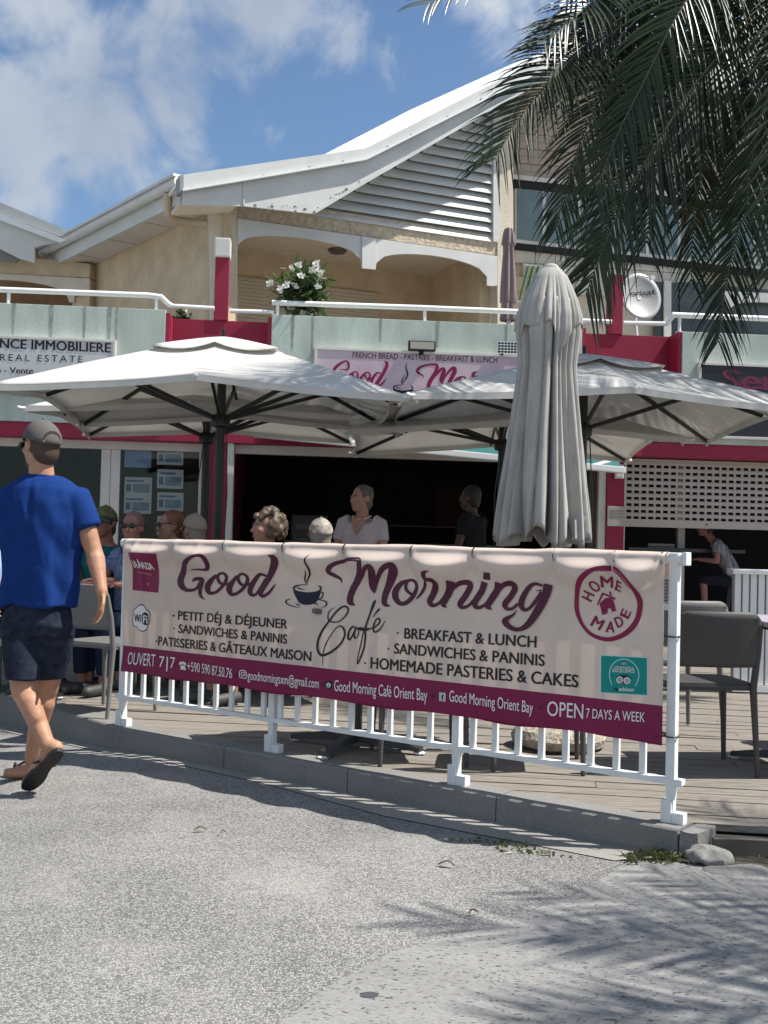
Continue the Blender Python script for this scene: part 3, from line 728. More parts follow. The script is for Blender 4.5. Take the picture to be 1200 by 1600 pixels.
for rad, m_, z in ((36, M_PWHITE, .0016), (23, M_NAVY, .002), (15, M_PWHITE, .0024), (7, M_NAVY, .0028)):
    b = bmesh.new()
    for cx, cy in ((588, 1282), (664, 1290)): poly_bm(b, [(cx+rad*math.cos(k*.45), cy+rad*math.sin(k*.45)) for k in range(14)], H6, z)
    onto_banner(b, 'award_emblem', m_)
# coffee badge and wireless badge at the left end
L7 = cz(180, 830, 5.925)
b = bmesh.new(); poly_bm(b, [(183,196),(440,208),(400,570),(160,545)], L7); onto_banner(b, 'coffee_badge', M_WINE)
for t, a, b_, c in (('L', (192,334), (222,338), 66), ('A', (218,338), (252,341), 66), ('V', (250,346), (288,350), 88), ('A', (280,348), (318,352), 66), ('Z', (312,352), (338,354), 60), ('Z', (332,354), (354,356), 60), ('A', (346,358), (384,362), 64)):
    A_, B_, C_ = L7(*a), L7(*b_), L7(a[0], a[1]-c); bm = fit_text(t if t != 'V' else 'A', A_, B_, C_[1]-A_[1], .04)
    for v in bm.verts: v.co.z += .001
    onto_banner(bm, 'coffee_badge_lettering', M_PWHITE)
b = bmesh.new()
for i in range(13):
    x = 216+i*10; poly_bm(b, [(x, 370+i*2.2), (x+7, 371+i*2.2), (x+7, 384+i*2.2), (x, 383+i*2.2)], L7, .001)
poly_bm(b, [(297,478),(312,479),(314,490),(306,506),(298,492)], L7, .001); onto_banner(b, 'coffee_badge_marks', mat('print_rose', (.5, .2, .3), .5))
cl = [(160,775),(165,730),(195,700),(230,676),(268,690),(285,722),(318,745),(325,800),(318,850),(300,880),(285,915),(245,930),(210,915),(195,890),(165,875),(158,825)]
def cloud(sc, z, m_):
    b = bmesh.new(); c = np.mean(cl, axis=0); pts = crom(cl+[cl[0]], 3)[:-1]
    poly_bm(b, [tuple(c+(np.array(p)-c)*sc) for p in pts], L7, z); onto_banner(b, 'wireless_badge', m_)
cloud(1.0, 0, M_BLACK); cloud(.93, .0006, M_PWHITE)
b = bmesh.new(); poly_bm(b, [tuple(p) for p in crom([(240,780),(262,752),(295,755),(310,780),(310,840),(295,868),(258,865),(242,840),(240,780)], 3)[:-1]], L7, .0012); onto_banner(b, 'wireless_badge', M_BLACK)
for t, a, b_, c, m_ in (('Wi', (172,835), (232,845), 70, M_BLACK), ('Fi', (252,850), (300,856), 72, M_PWHITE)):
    A_, B_, C_ = L7(*a), L7(*b_), L7(a[0], a[1]-c); bm = fit_text(t, A_, B_, C_[1]-A_[1], .03)
    for v in bm.verts: v.co.z += .0018
    onto_banner(bm, 'wireless_badge', m_)
# ties: black cable ties along the rail and round the right post
M_TIE = mat('cable_tie', (.02, .02, .02), .5)
for s in TIES[1:]:
    mb = MB(); pts = [FA+FD*s+FN*(.012+.040*math.cos(a))+Vector((0, 0, 1.056+.032*math.sin(a))) for a in [k*.15-.2 for k in range(9)]]
    mb.tube(pts, .0035, 6); pts2 = [pts[0]+FN*.002, pts[0]+FN*.012+FD*.012+Vector((0, 0, -.012))]; mb.tube(pts2, .003, 6); mb.build('tie', M_TIE, BAN, True)
for t in (.745, .345):
    mb = MB(); c = FA+FD*FL; pts = [c+FD*(.028*math.cos(a)-.004)+FN*(.028*math.sin(a)+.012)+Vector((0, 0, t)) for a in [k*.35 for k in range(19)]]
    mb.tube(pts, .004, 6); mb.tube([c-FD*.03+FN*.03+Vector((0, 0, t)), c-FD*.06+FN*.045+Vector((0, 0, t-.004))], .004, 6); mb.build('tie', M_TIE, BAN, True)
# ------------------------------------------------------------------ the shop row
SP = Plane((0, 14, 0), 4.8)
M_GREEN = mat('green_render', (.49, .565, .51), .8, var=.20, vscale=2.2, bump=.12, bscale=45, fine=.05, stretch=(1.6, 1.6, .5))
M_RED = mat('crimson_paint', (.30, .008, .045), .6, var=.12, vscale=3, bump=.1)
M_TRIM = mat('white_trim', (.66, .64, .60), .5, var=.1, vscale=4)
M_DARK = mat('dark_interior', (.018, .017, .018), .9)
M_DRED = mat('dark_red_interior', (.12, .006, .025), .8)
M_METALW = mat('white_rail', (.78, .79, .78), .35, var=.06)
M_BEIGE = mat('beige_render', (.60, .475, .325), .9, var=.22, vscale=2.2, bump=.45, bscale=38, fine=.08)
M_BEIGE2 = mat('pale_beige_render', (.62, .55, .44), .9, var=.15, vscale=2, bump=.3, bscale=38, fine=.06)
M_ROUGH = mat('rough_beam', (.56, .47, .35), .95, var=.35, vscale=14, bump=.9, bscale=22, fine=.12)
M_FASCIA = mat('white_fascia', (.58, .585, .57), .5, var=.10, vscale=2.5, fine=.03)
M_GLASS = glass('shop_glass', (.86, .88, .88), .012)
M_SLAB = mat('terrace_slab', (.3, .29, .27), .9)
def fb(mb, u0, u1, v0, v1, z0, z1):
    c = SP.o + SP.d*((u0+u1)/2) + SP.inw*((v0+v1)/2); c.z = (z0+z1)/2
    return mb.obox(c, SP.d, SP.inw, Vector((0, 0, 1)), abs(u1-u0)/2, abs(v1-v0)/2, abs(z1-z0)/2)
ROW = thing('shop_row', 'long two storey shop row with green parapets and crimson bands', 'building', (0, 14, 0))
def part(name, m, boxes, bevel=0.0, parent=None):
    mb = MB()
    for b in boxes: fb(mb, *b)
    return mb.build(name, m, parent or ROW, bevel=bevel)
PT, PB = 4.035, 2.594
for u0, u1 in ((-12, -2.769), (-1.462, 2.48), (3.79, 12)):
    part('parapet', M_GREEN, [(u0, u1, 0, .2, PB, PT)], .008)
part('red_band', M_RED, [(-12, 12, .03, .28, 2.414, PB-.002)], .005)
for u0, u1, top in ((-2.767, -1.464, 4.0), (2.482, 3.788, 4.03)):
    part('red_recess', M_RED, [(u0+.05, u1-.05, .36, .5, PB, top), (u0, u0+.05, .012, .5, PB, top), (u1-.05, u1, .012, .5, PB, top)], .004)
part('red_post', M_RED, [(-2.205, -2.03, .34, .5, 4.002, 4.80)], .004)
part('post_cap', M_TRIM, [(-2.22, -2.015, .3, .52, 4.802, 5.05)], .02)
part('red_post', M_RED, [(2.925, 3.105, .34, .5, 4.032, 4.82)], .004)
part('terrace_slab', M_SLAB, [(-12, 12, .22, 7, 2.62, 2.78)])
# stains running down the parapet
for k, (u, w, l) in enumerate(((-1.2, .04, .45), (-.95, .03, .6), (-.1, .03, .3), (.62, .05, .35), (1.5, .03, .3), (4.1, .04, .4), (-4.15, .05, .62), (-3.75, .035, .5), (-3.45, .05, .66), (-3.36, .03, .55), (-4.6, .04, .4))):
    pts = [SP.at(u-w/2, PT-.002, -.0022), SP.at(u+w/2, PT-.002, -.0022), SP.at(u+w*.35, PT-l*.5, -.0022), SP.at(u+.006, PT-l, -.0022), SP.at(u-.01, PT-l*.9, -.0022), SP.at(u-w*.4, PT-l*.4, -.0022)]
    b = bmesh.new(); b.faces.new([b.verts.new(p) for p in pts]); bmesh.ops.triangulate(b, faces=b.faces[:]); me = bpy.data.meshes.new('stain'); b.to_mesh(me); b.free()
    link_mesh('stain', me, mat('stain', (.30, .33, .30), .9, var=.4, vscale=9), ROW)
# handrails on the parapets
def rail(pxs, off, r=.032, posts=()):
    pts = [SP.hit(x, y, off) for x, y in pxs]
    mb = MB(); mb.tube(pts, r, 12); h = mb.build('handrail', M_METALW, ROW, True)
    for x, y in posts:
        p = SP.hit(x, y, off); zb = PT if not (262 < x < 420) else 4.0
        b = MB(); b.tube([p+Vector((0, 0, -r*.5)), Vector((p.x, p.y, zb-.01))], .022, 10); b.tube([Vector((p.x, p.y, zb-.01)), Vector((p.x, p.y, zb+.012))], .05, 12)
        q = b.build('rail_post', M_METALW, None, True); q.parent = h; q.data.transform(Matrix.Translation(-ROW.location))
rail([(-300, 439), (12, 453), (232, 461.5), (252, 464), (262, 474), (268, 478)], .1, .034, [(14, 453), (245, 463), (-150, 446)])
rail([(266, 478), (335, 482)], .1, .028); rail([(360, 486), (428, 488)], .1, .028)
rail([(425, 473), (660, 481), (830, 488), (902, 492)], .1, .034, [(434, 473.5), (664, 481)])
rail([(900, 501), (956, 503)], .12, .03); rail([(974, 505), (1042, 506), (1052, 494)], .12, .03)
rail([(1050, 492), (1200, 498), (1500, 512)], .1, .036, [(1062, 493), (1240, 500)])

# shop fronts
V = .34
part('fascia_beam', M_TRIM, [(-12, -2.28, V-.06, V+.1, 2.31, 2.413)], .006)
part('red_pillar', M_RED, [(-2.27, -1.97, .1, .6, DECK-.05, 2.413)], .005)
part('red_pillar', M_RED, [(2.865, 3.10, .1, .6, DECK-.05, 2.413)], .005)
for u0, u1 in ((-3.545, -3.43), (-3.425, -3.31), (-2.33, -2.272), (-5.6, -5.48)):
    part('window_frame', M_TRIM, [(u0, u1, V-.03, V+.06, DECK-.05, 2.308)], .006)
for u0, u1 in ((-5.478, -3.547), (-3.308, -2.332), (-9, -5.602)):
    part('window_sill', M_TRIM, [(u0, u1, V-.02, V+.05, DECK-.05, .35)], .006)
    part('window', M_GLASS, [(u0, u1, V+.012, V+.018, .352, 2.308)])
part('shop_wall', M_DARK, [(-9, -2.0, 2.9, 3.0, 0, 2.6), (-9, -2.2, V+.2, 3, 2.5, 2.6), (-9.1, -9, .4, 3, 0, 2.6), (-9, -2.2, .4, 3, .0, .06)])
part('partition', M_DRED, [(-2.1, -1.93, .62, 4.6, 0, 2.6)])
part('opening_frame', M_TRIM, [(-1.965, -1.885, .06, .32, DECK-.05, 2.413), (-1.883, 2.66, .2, .32, 2.30, 2.413), (2.765, 2.862, .12, .5, DECK-.05, 2.413)], .006)
part('brown_jamb', mat('brown_jamb', (.10, .065, .05), .7), [(2.662, 2.763, .2, .5, DECK-.05, 2.413)])
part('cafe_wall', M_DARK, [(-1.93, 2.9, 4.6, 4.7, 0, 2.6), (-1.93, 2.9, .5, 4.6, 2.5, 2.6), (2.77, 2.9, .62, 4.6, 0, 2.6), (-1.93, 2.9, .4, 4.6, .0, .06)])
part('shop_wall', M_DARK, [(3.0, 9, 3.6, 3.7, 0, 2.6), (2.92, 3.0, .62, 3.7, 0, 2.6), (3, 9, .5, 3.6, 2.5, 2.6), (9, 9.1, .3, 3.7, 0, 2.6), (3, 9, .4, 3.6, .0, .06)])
part('post', M_TRIM, [(4.06, 4.16, .8, .9, 0, 2.4)], .01)
# slotted roller shutter, half closed
def shutter():
    u0, u1 = 3.15, 6.6; zt, zb = 2.40, 1.515; mb = MB(); rows = 9; v0, v1 = .27, .295
    h = (zt-.03-zb-.10)/rows; z = zt-.03
    fb(mb, u0, u1, v0-.01, v1+.01, zb, zb+.10)
    fb(mb, u0, u1, v0, v1, zt-.03, zt)
    pitch = .0975
    for r in range(rows):
        z1 = zt-.03-r*h; z0 = z1-h; sl = .036
        fb(mb, u0, u1, v0, v1, z0+sl, z1-.012); fb(mb, u0, u1, v0+.008, v1, z1-.012, z1)
        u = u0; k = 0
        while u < u1:
            fb(mb, u, min(u+.030, u1), v0, v1, z0, z0+sl); u += pitch
    o = mb.build('roller_shutter', mat('shutter_cream', (.47, .415, .37), .5, var=.06, vscale=3), ROW)
    part('shutter_guide', M_TRIM, [(3.102, 3.148, .22, .34, DECK-.05, 2.413)], .005)
    p = SP.at(4.25, 1.565, .255); l = MB(); l.tube([p, p+SP.inw*.02], .012, 10); q = l.build('lock', mat('lock_black', (.02, .02, .02), .5), None); q.parent = o; q.data.transform(Matrix.Translation(-ROW.location))
shutter()
part('inner_shutter', mat('ribbed_cream', (.35, .31, .26), .7), [(3.62, 3.98, .7, .72, .1+.045*k, .1+.045*k+.036) for k in range(27)])
part('bar_counter', mat('counter_dark', (.04, .04, .045), .4), [(3.3, 4.9, .55, .85, 1.20, 1.25)], .01)

# awning over the cafe opening
def awning():
    A = P(404, 678, 12.3); B = P(971, 735, 13.0)
    At = SP.at(-1.6, 2.58, -.03); Bt = SP.at(2.95, 2.56, -.03)
    root = thing('awning', 'teal fabric awning with white front bar over the cafe opening', 'awning', At)
    n = 24; vs = []
    for j in range(7):
        for i in range(n+1):
            a = At.lerp(Bt, i/n); b = A.lerp(B, i/n); p = a.lerp(b, j/6); p.z -= .05*math.sin(math.pi*j/6); vs.append(p)
    fs = [(j*(n+1)+i, j*(n+1)+i+1, (j+1)*(n+1)+i+1, (j+1)*(n+1)+i) for j in range(6) for i in range(n)]
    o = MB().add(vs, fs).build('fabric', mat('teal_fabric', (.01, .10, .10), .9, var=.15), root, True); md = o.modifiers.new('t', 'SOLIDIFY'); md.thickness = .004
    MB().bar(A-Vector((.05, 0, 0)), B+Vector((.04, 0, 0)), .09, .075).build('front_bar', M_METALW, root, bevel=.012)
    MB().bar(At, Bt, .06, .09).build('cassette', M_TRIM, root, bevel=.01)
    for f in (.12, .9):
        a = At.lerp(Bt, f)+Vector((0, 0, -.12)); b = A.lerp(B, f); mid = a.lerp(b, .5)+SP.d*.35
        MB().bar(a, mid, .05, .03).bar(mid, b, .04, .03).build('arm', M_METALW, root, bevel=.006)
awning()

# ------------------------------------------------------------------ signs on the parapets
def onto_plane(bm, name, m, plane, off, parent, lift=.003):
    for v in bm.verts: v.co = plane.at(v.co.x, v.co.y, off-lift-v.co.z)
    bmesh.ops.recalc_face_normals(bm, faces=bm.faces); me = bpy.data.meshes.new(name); bm.to_mesh(me); bm.free()
    return link_mesh(name, me, m, parent)
def ptext(txt, pa, pb, cap, m, plane, off, parent, offset=.0, name='lettering', spacing=1.0):
    a, b, c = plane.uz(*pa, off), plane.uz(*pb, off), plane.uz(pa[0], pa[1]-cap, off)
    return onto_plane(fit_text(txt, a, b, c[1]-a[1], offset, spacing), name, m, plane, off, parent)
def board(name, label, u0, u1, z0, z1, v0, v1, m, frame=None):
    t = thing(name, label, 'sign', SP.at((u0+u1)/2, z0, v0))
    part('panel', m, [(u0, u1, v0, v1, z0, z1)], .003, t)
    if frame:
        w = .035
        part('frame', frame, [(u0-w, u1+w, v0-.012, v1, z1+.001, z1+w), (u0-w, u1+w, v0-.012, v1, z0-w, z0-.001), (u0-w, u0-.001, v0-.012, v1, z0, z1), (u1+.001, u1+w, v0-.012, v1, z0, z1)], .003, t)
    return t
SV = -.07
ag = board('shop_sign', 'pale grey estate agency sign with black lettering on the left parapet', -5.9, SP.uz(176, 552, SV)[0], 2.98, SP.uz(170, 535, SV)[1], SV, -.002, mat('sign_grey', (.55, .56, .58), .4, var=.08, vscale=2), M_TRIM)
ptext('AGENCE IMMOBILIERE', (-44, 542), (173, 551), 14.5, M_BLACK, SP, SV, ag, .022)
ptext('REAL ESTATE', (0, 563.5), (129, 566.5), 10.5, M_BLACK, SP, SV, ag, .0, spacing=1.35)
ptext('Location - Vente', (-52, 581), (52, 584), 9, M_BLACK, SP, SV, ag, .02)
u_l, z_t = SP.uz(496, 545, SV)
cs = board('shop_sign', 'pink tinted cafe sign with a cup and brush lettering on the middle parapet', u_l, 2.2, 2.72, z_t-.01, SV, -.002, mat('sign_pink', (.62, .55, .58), .4, col2=(.50, .30, .42), vscale=1.1), M_TRIM)
ptext('FRENCH BREAD - PASTRIES - BREAKFAST & LUNCH', (550.6, 559), (777, 567), 8.6, M_PLUM, SP, SV, cs, .008)
def scz(x0, y0, k, bx, by): return lambda x, y: SP.uz(x0+(x-bx)*k, y0+(y-by)*k*1.02+(x-bx)*k*.01, SV)
onto_plane(strokes(GOOD, scz(515, 563, .0965, 105, 95)), 'lettering', M_WINE, SP, SV, cs)
_b = strokes(MORN, scz(650, 568, .094, 75, 130))
for i, s in enumerate(MORN2): stroke_bm(_b, [(p[0]+1080, p[1]+60, p[2]) for p in s], scz(650, 568, .094, 75, 130), .0015+.00025*i)
onto_plane(_b, 'lettering', M_WINE, SP, SV, cs)
cup(scz(614, 606, .0595, 335, 838), lambda b: onto_plane(b, 'cup_emblem', M_NAVY, SP, SV, cs, .006))
u_l, z_t = SP.uz(1096, 570, SV)
ss = board('shop_sign', 'black sign with magenta lettering on the right parapet under the palm', u_l, 8, 2.7, z_t, SV, -.002, mat('sign_black', (.012, .012, .018), .35), M_TRIM)
M_MAG = mat('print_magenta', (.16, .01, .055), .5)
for off_, m_, z_ in ((.05, M_MAG, 0), (.012, mat('sign_black', (.012, .012, .018)), .0008), (-.022, M_MAG, .0016)):
    a, b, c = SP.uz(1128, 606, SV), SP.uz(1250, 612, SV), SP.uz(1128, 577, SV)
    bm = fit_text('Semi', a, b, c[1]-a[1], off_)
    for v in bm.verts: v.co.z = z_
    onto_plane(bm, 'lettering', m_, SP, SV, ss)
# plaque on the right red pillar, small pale box above it
t = thing('plaque', 'small pale plaque with faint lines on the right red pillar', 'plaque', SP.hit(959, 830, .08))
part('plate', mat('plaque_grey', (.42, .39, .36), .6, var=.1), [(2.875, 3.115, .075, .098, 1.51, 1.765)], .004, t)
part('faint_lines', mat('plaque_line', (.25, .23, .21), .7), [(2.9, 3.08, .0725, .0745, z, z+.018) for z in (1.70, 1.66, 1.62)], 0, t)
t = thing('meter_box', 'small pale box fixed high on the right red pillar', 'box', SP.hit(956, 745, .08))
part('case', M_TRIM, [(2.955, 3.075, .05, .098, 2.12, 2.30)], .008, t); part('cover', M_TRIM, [(2.97, 3.06, .04, .049, 2.14, 2.28)], .004, t)
# flood lamp and solar panel on top of the cafe sign
p = SP.uz(659, 541, -.12)
t = thing('flood_lamp', 'black framed flood lamp on the top edge of the cafe sign', 'lamp', SP.at(p[0], p[1]-.07, -.12))
part('housing', M_BLACK, [(p[0]-.17, p[0]+.17, -.17, -.075, p[1]-.06, p[1]+.06)], .01, t)
part('lens', mat('lamp_lens', (.42, .40, .33), .25), [(p[0]-.15, p[0]+.15, -.176, -.171, p[1]-.045, p[1]+.045)], .002, t)
part('bracket', M_BLACK, [(p[0]-.03, p[0]+.03, -.09, -.02, p[1]-.10, p[1]-.061)], 0, t)
p0_, p1_ = SP.uz(777, 552, -.1), SP.uz(812, 537, -.1)
t = thing('solar_panel', 'small tilted solar panel beside the parasol above the cafe sign', 'solar panel', SP.at(p0_[0], p0_[1], -.1))
part('panel', mat('solar_blue', (.03, .04, .06), .2), [(p0_[0], p1_[0], -.12, -.10, p0_[1], p1_[1]+.01)], .003, t)
du = (p1_[0]-p0_[0]); dz = p1_[1]+.01-p0_[1]
part('grid', M_METALW, [(p0_[0]+du*k/7-.004, p0_[0]+du*k/7+.004, -.124, -.121, p0_[1], p1_[1]+.01) for k in range(8)]+[(p0_[0], p1_[0], -.1275, -.1242, p0_[1]+dz*k/4-.004, p0_[1]+dz*k/4+.004) for k in range(5)], 0, t)
part('bracket', M_BLACK, [(p0_[0]+.05, p0_[0]+.08, -.098, -.002, p0_[1]-.02, p0_[1]+.02)], 0, t)

# house listings behind the estate agency window
M_PAPER = mat('paper', (.62, .65, .68), .6)
def listing(x0, y0, x1, y1, label, blank=False, two=False):
    off = V+.03; u0, z1 = SP.uz(x0, y0, off); u1, z0 = SP.uz(x1, y1, off)
    t = thing('listing_sheet', label, 'poster', SP.at(u0, z0, off), 0, 'listing sheets in the agency window')
    part('sheet', M_PAPER if not blank else mat('paper_blue', (.28, .38, .60), .5), [(u0, u1, off, off+.004, z0, z1)], 0, t)
    if blank: return
    w, h = u1-u0, z1-z0
    rnd = random.Random(int(x0*7+y0))
    n_ = 2 if two else 1
    for q in range(n_):
        zz0 = z0+h*q/n_; hh = h/n_
        part('photo', mat('photo_%d' % rnd.randint(0, 2), rnd.choice([(.08, .22, .42), (.10, .20, .28), (.14, .26, .36)]), .5, col2=(.30, .38, .36), vscale=14), [(u0+w*.3, u1-w*.08, off-.002, off-.0005, zz0+hh*.16, zz0+hh*.62)], 0, t)
        part('print_lines', mat('print_blue', (.10, .16, .32), .6), [(u0+w*.08, u1-w*.3, off-.002, off-.0005, zz0+hh*.74, zz0+hh*.84), (u0+w*.07, u0+w*.24, off-.002, off-.0005, zz0+hh*.2, zz0+hh*.6)], 0, t)
listing(195, 700, 236, 731, 'plain blue sheet at the top left of the agency window', True)
listing(195, 745, 236, 803, 'tall double sheet below the plain blue one in the agency window', two=True)
for k, (y0, y1, d) in enumerate(((699, 727, 'topmost sheet of the right column in the agency window'), (733, 764, 'second sheet from the top of the right column in the agency window'), (769, 799, 'third sheet from the top of the right column in the agency window'), (806, 837, 'lowest sheet of the right column in the agency window'))):
    listing(246, y0, 286, y1, d)

# ------------------------------------------------------------------ dwelling above and behind the terrace
GP = Plane(P(345, 345, 16.3).xy.to_3d(), 23.4)
VIL = thing('villa', 'beige upper villa with white gable fascia, louvres and arched loggia', 'building', (GP.o.x, GP.o.y, 2.78))
def gb(mb, u0, u1, v0, v1, z0, z1, pl=None):
    pl = pl or GP; c = pl.o + pl.d*((u0+u1)/2) + pl.inw*((v0+v1)/2); c.z = (z0+z1)/2
    return mb.obox(c, pl.d, pl.inw, Vector((0, 0, 1)), abs(u1-u0)/2, abs(v1-v0)/2, abs(z1-z0)/2)
def gpart(name, m, boxes, bevel=0.0, parent=None, pl=None):
    mb = MB()
    for b in boxes: gb(mb, *b, pl=pl)
    return mb.build(name, m, parent or VIL, bevel=bevel)
slab('pillar', GP, [(331, 300), (371, 300), (371, 560), (331, 560)], 0, .25, M_BEIGE2, VIL)
slab('beam', GP, [(371.5, 312), (490, 326), (510, 328), (777, 370), (777, 399), (371.5, 340)], .02, .3, M_ROUGH, VIL)
slab('pillar', GP, [(777.5, 150), (802, 140), (802, 560), (777.5, 560)], 0, .25, M_BEIGE2, VIL)
def arc(a, p, b, n=14):
    out = []
    for i in range(n+1):
        t = i/n; u = 2*t-1
        x = a[0]+(b[0]-a[0])*t; base = a[1]+(b[1]-a[1])*t; mid = (a[1]+b[1])/2; out.append((x, base+(p-mid)*math.sqrt(max(0, 1-abs(u)**2.0))))
    return out
fret = [(371.5, 341), (777, 400)] + [(777, 446), (771, 447), (761, 446), (761, 432)] + list(reversed(arc((588, 411), 399, (761, 432)))) + [(587, 420), (565, 418), (565, 406)] + list(reversed(arc((371.5, 382), 371, (565, 406)))) 
slab('fretwork', GP, fret, -.02, .035, M_FASCIA, VIL)
slab('fret_post', GP, [(566, 369), (587, 372), (587, 421), (566, 419)], -.05, .028, M_FASCIA, VIL)
zc = GP.uz(500, 409, 2.2)[1]; uR = GP.uz(671, 429, 2.2)[0]; uE = GP.uz(777, 400, 0)[0]
gpart('loggia_back_wall', M_BEIGE, [(-.1, uR, 2.2, 2.35, 2.78, zc+.1)])
gpart('loggia_side_wall', M_BEIGE, [(uR+.001, uR+.2, .26, 2.35, 2.78, zc+.1)])
gpart('loggia_ceiling', mat('cream_ceiling', (.62, .52, .40), .9, var=.1), [(-.1, uR, .33, 2.198, zc, zc+.1)])
slab('gable_wall', GP, [(373, 318), (490, 332), (776, 376), (776, 175), (572, 268), (380, 296)], .42, .1, M_BEIGE, VIL)
us, zs = GP.uz(593, 457, 2.12)
sh = MB(); k = 0
while zs-.012-k*.062 > 2.8:
    z1 = zs-.012-k*.062; gb(sh, .05, us, 2.15, 2.19, z1-.056, z1); gb(sh, .05, us, 2.165, 2.19, z1-.062, z1-.056); k += 1
sh.build('roller_shutter', mat('shutter_beige', (.55, .47, .36), .6, var=.08), VIL)
lp = GP.hit(527, 396, 1.3); l = MB(); l.lathe([(.02, zc-.07), (.12, zc-.06), (.16, zc-.02), (.16, zc)], (lp.x, lp.y), 20); l.build('ceiling_lamp', mat('lamp_brown', (.10, .07, .06), .4), VIL, True)
# gable: louvres
lou = MB(); z0 = GP.uz(700, 362, .1)[1]
for k in range(26):
    # each blade runs from the sloping board to the right post
    zc_ = GP.uz(640, 357.5, .05)[1] + k*.158
    def u_at(z):
        best = None
        for x0, y0, x1, y1 in ((485, 334, 575, 285), (575, 285, 905, 95)):
            a, b = GP.uz(x0, y0, .05), GP.uz(x1, y1, .05)
            if a[1] <= z <= b[1]+.01: return a[0]+(b[0]-a[0])*(z-a[1])/(b[1]-a[1])
        return None
    ul = u_at(zc_+.07)
    ue = GP.uz(774.5, 300, .05)[0]
    if ul is None or ul > ue-.05: continue
    a0, a1 = ul-.1, ue
    pa = [GP.at(a0, zc_-.01, .0), GP.at(a1, zc_-.01, .0), GP.at(a1, zc_+.118, .085), GP.at(a0+.08, zc_+.118, .085)]
    up = Vector((0, 0, .022))
    lou.add(pa+[p+up for p in pa], [(0, 1, 2, 3), (7, 6, 5, 4), (0, 4, 5, 1), (1, 5, 6, 2), (2, 6, 7, 3), (3, 7, 4, 0)])
    pa = [GP.at(a0, zc_-.032, -.012), GP.at(a1, zc_-.032, -.012), GP.at(a1, zc_+.004, -.002), GP.at(a0, zc_+.004, -.002)]; q = GP.inw*.02
    lou.add(pa+[p+q for p in pa], [(0, 1, 2, 3), (7, 6, 5, 4), (0, 4, 5, 1), (1, 5, 6, 2), (2, 6, 7, 3), (3, 7, 4, 0)])
lou.build('louvres', M_FASCIA, VIL)
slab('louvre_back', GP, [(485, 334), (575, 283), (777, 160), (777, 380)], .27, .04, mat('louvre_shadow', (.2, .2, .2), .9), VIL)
slab('louvre_post', GP, [(771, 175), (779, 170), (779, 378), (771, 377)], -.03, .1, M_FASCIA, VIL)
# roof boards
OF = -.5
top = [(285, 273), (450, 249), (572, 231.5), (840, 95), (912, 60)]
mid = [(912, 82), (840, 114), (572, 249), (285, 298)]
low = [(285, 320), (380, 322), (490, 334), (572, 286), (700, 212), (845, 129), (912, 98)]
slab('upper_fascia', GP, top+mid, OF-.07, .03, M_FASCIA, VIL)
slab('lower_fascia', GP, [(285, 290), (572, 241), (840, 106), (912, 74)]+list(reversed(low)), OF, .03, M_FASCIA, VIL)
fl = [GP.hit(x, y, OF-.09) for x, y in ((285, 297), (450, 269.5), (572, 248.5), (840, 113.5), (912, 81.5))]
mb = MB()
for a, b in zip(fl, fl[1:]): mb.bar(a, b, .05, .03)
mb.build('drip_edge', M_METALW, VIL)
mb = MB(); a = GP.hit(381, 282, OF-.012); b = GP.hit(381, 321, OF-.012); mb.bar(a, b, .02, .02); mb.build('fascia_joint', M_FASCIA, VIL)
mb = MB(); fl = [GP.hit(x, y, OF-.02) for x, y in ((492, 331), (572, 283), (700, 209), (845, 126), (912, 95))]
for a, b in zip(fl, fl[1:]): mb.bar(a, b, .04, .05)
mb.build('rake_trim', M_FASCIA, VIL)
mb = MB()
for x, y in ((300, 293), (345, 286), (412, 274), (484, 261), (536, 252), (606, 229), (643, 211), (700, 182), (752, 155), (800, 131)):
    p = GP.hit(x, y, OF-.085); mb.tube([p, p+GP.inw*.03], .014, 8)
mb.build('screw_heads', mat('screw_dark', (.08, .08, .08), .6), VIL)
# flaking edge on the underside of the fascia
mb = MB(); rnd = random.Random(8)
for i in range(34):
    t = rnd.random(); x = 382+t*190; y = (323+(x-382)*.1 if x < 490 else 333-(x-490)*.585)-rnd.uniform(0, 9)
    p = GP.hit(x, y, OF-.006); r = rnd.uniform(.010, .026)
    mb.add([p+GP.d*(r*math.cos(k*1.05)*rnd.uniform(.6, 1.3))+Vector((0, 0, r*.7*math.sin(k*1.05)*rnd.uniform(.5, 1.2))) for k in range(6)], [(0, 1, 2, 3, 4, 5)])
mb.build('flaking_paint', mat('flaked', (.12, .11, .10), .9), VIL)
roof_m = mat('roof_sheet', (.80, .80, .79), .45, var=.05, vscale=30, bump=.25, bscale=26)
mb = MB()
def strip(pxs, off0, depth, th=.05, rise=0.0):
    for (x0, y0), (x1, y1) in zip(pxs, pxs[1:]):
        a, b = GP.hit(x0, y0, off0), GP.hit(x1, y1, off0); q = GP.inw*depth+Vector((0, 0, rise)); up = Vector((0, 0, -th))
        vs = [a, b, b+q, a+q]; mb.add(vs+[v+up for v in vs], [(0, 1, 2, 3), (7, 6, 5, 4), (0, 4, 5, 1), (1, 5, 6, 2), (2, 6, 7, 3), (3, 7, 4, 0)])
strip([(285, 274.5), (450, 250.5), (572, 233), (840, 96.5), (912, 61.5)], OF-.04, 5.0)
mb.build('roof', roof_m, VIL)
slab('upper_roof', GP, [(505, 242), (640, 172), (800, 100), (860, 78), (912, 40), (912, 90), (572, 262)], 1.2, .12, mat('roof_speckled', (.84, .84, .83), .5, var=.15, vscale=45, bump=.6, bscale=60, fine=.15), VIL)
slab('end_cap', GP, [(281, 274), (287, 273), (287, 300), (281, 300)], OF-.08, .25, mat('cap_dark', (.25, .26, .26), .6), VIL)
slab('soffit_end', GP, [(280, 316), (372, 312), (372, 320), (280, 322)], OF+.03, .5, M_BEIGE2, VIL)

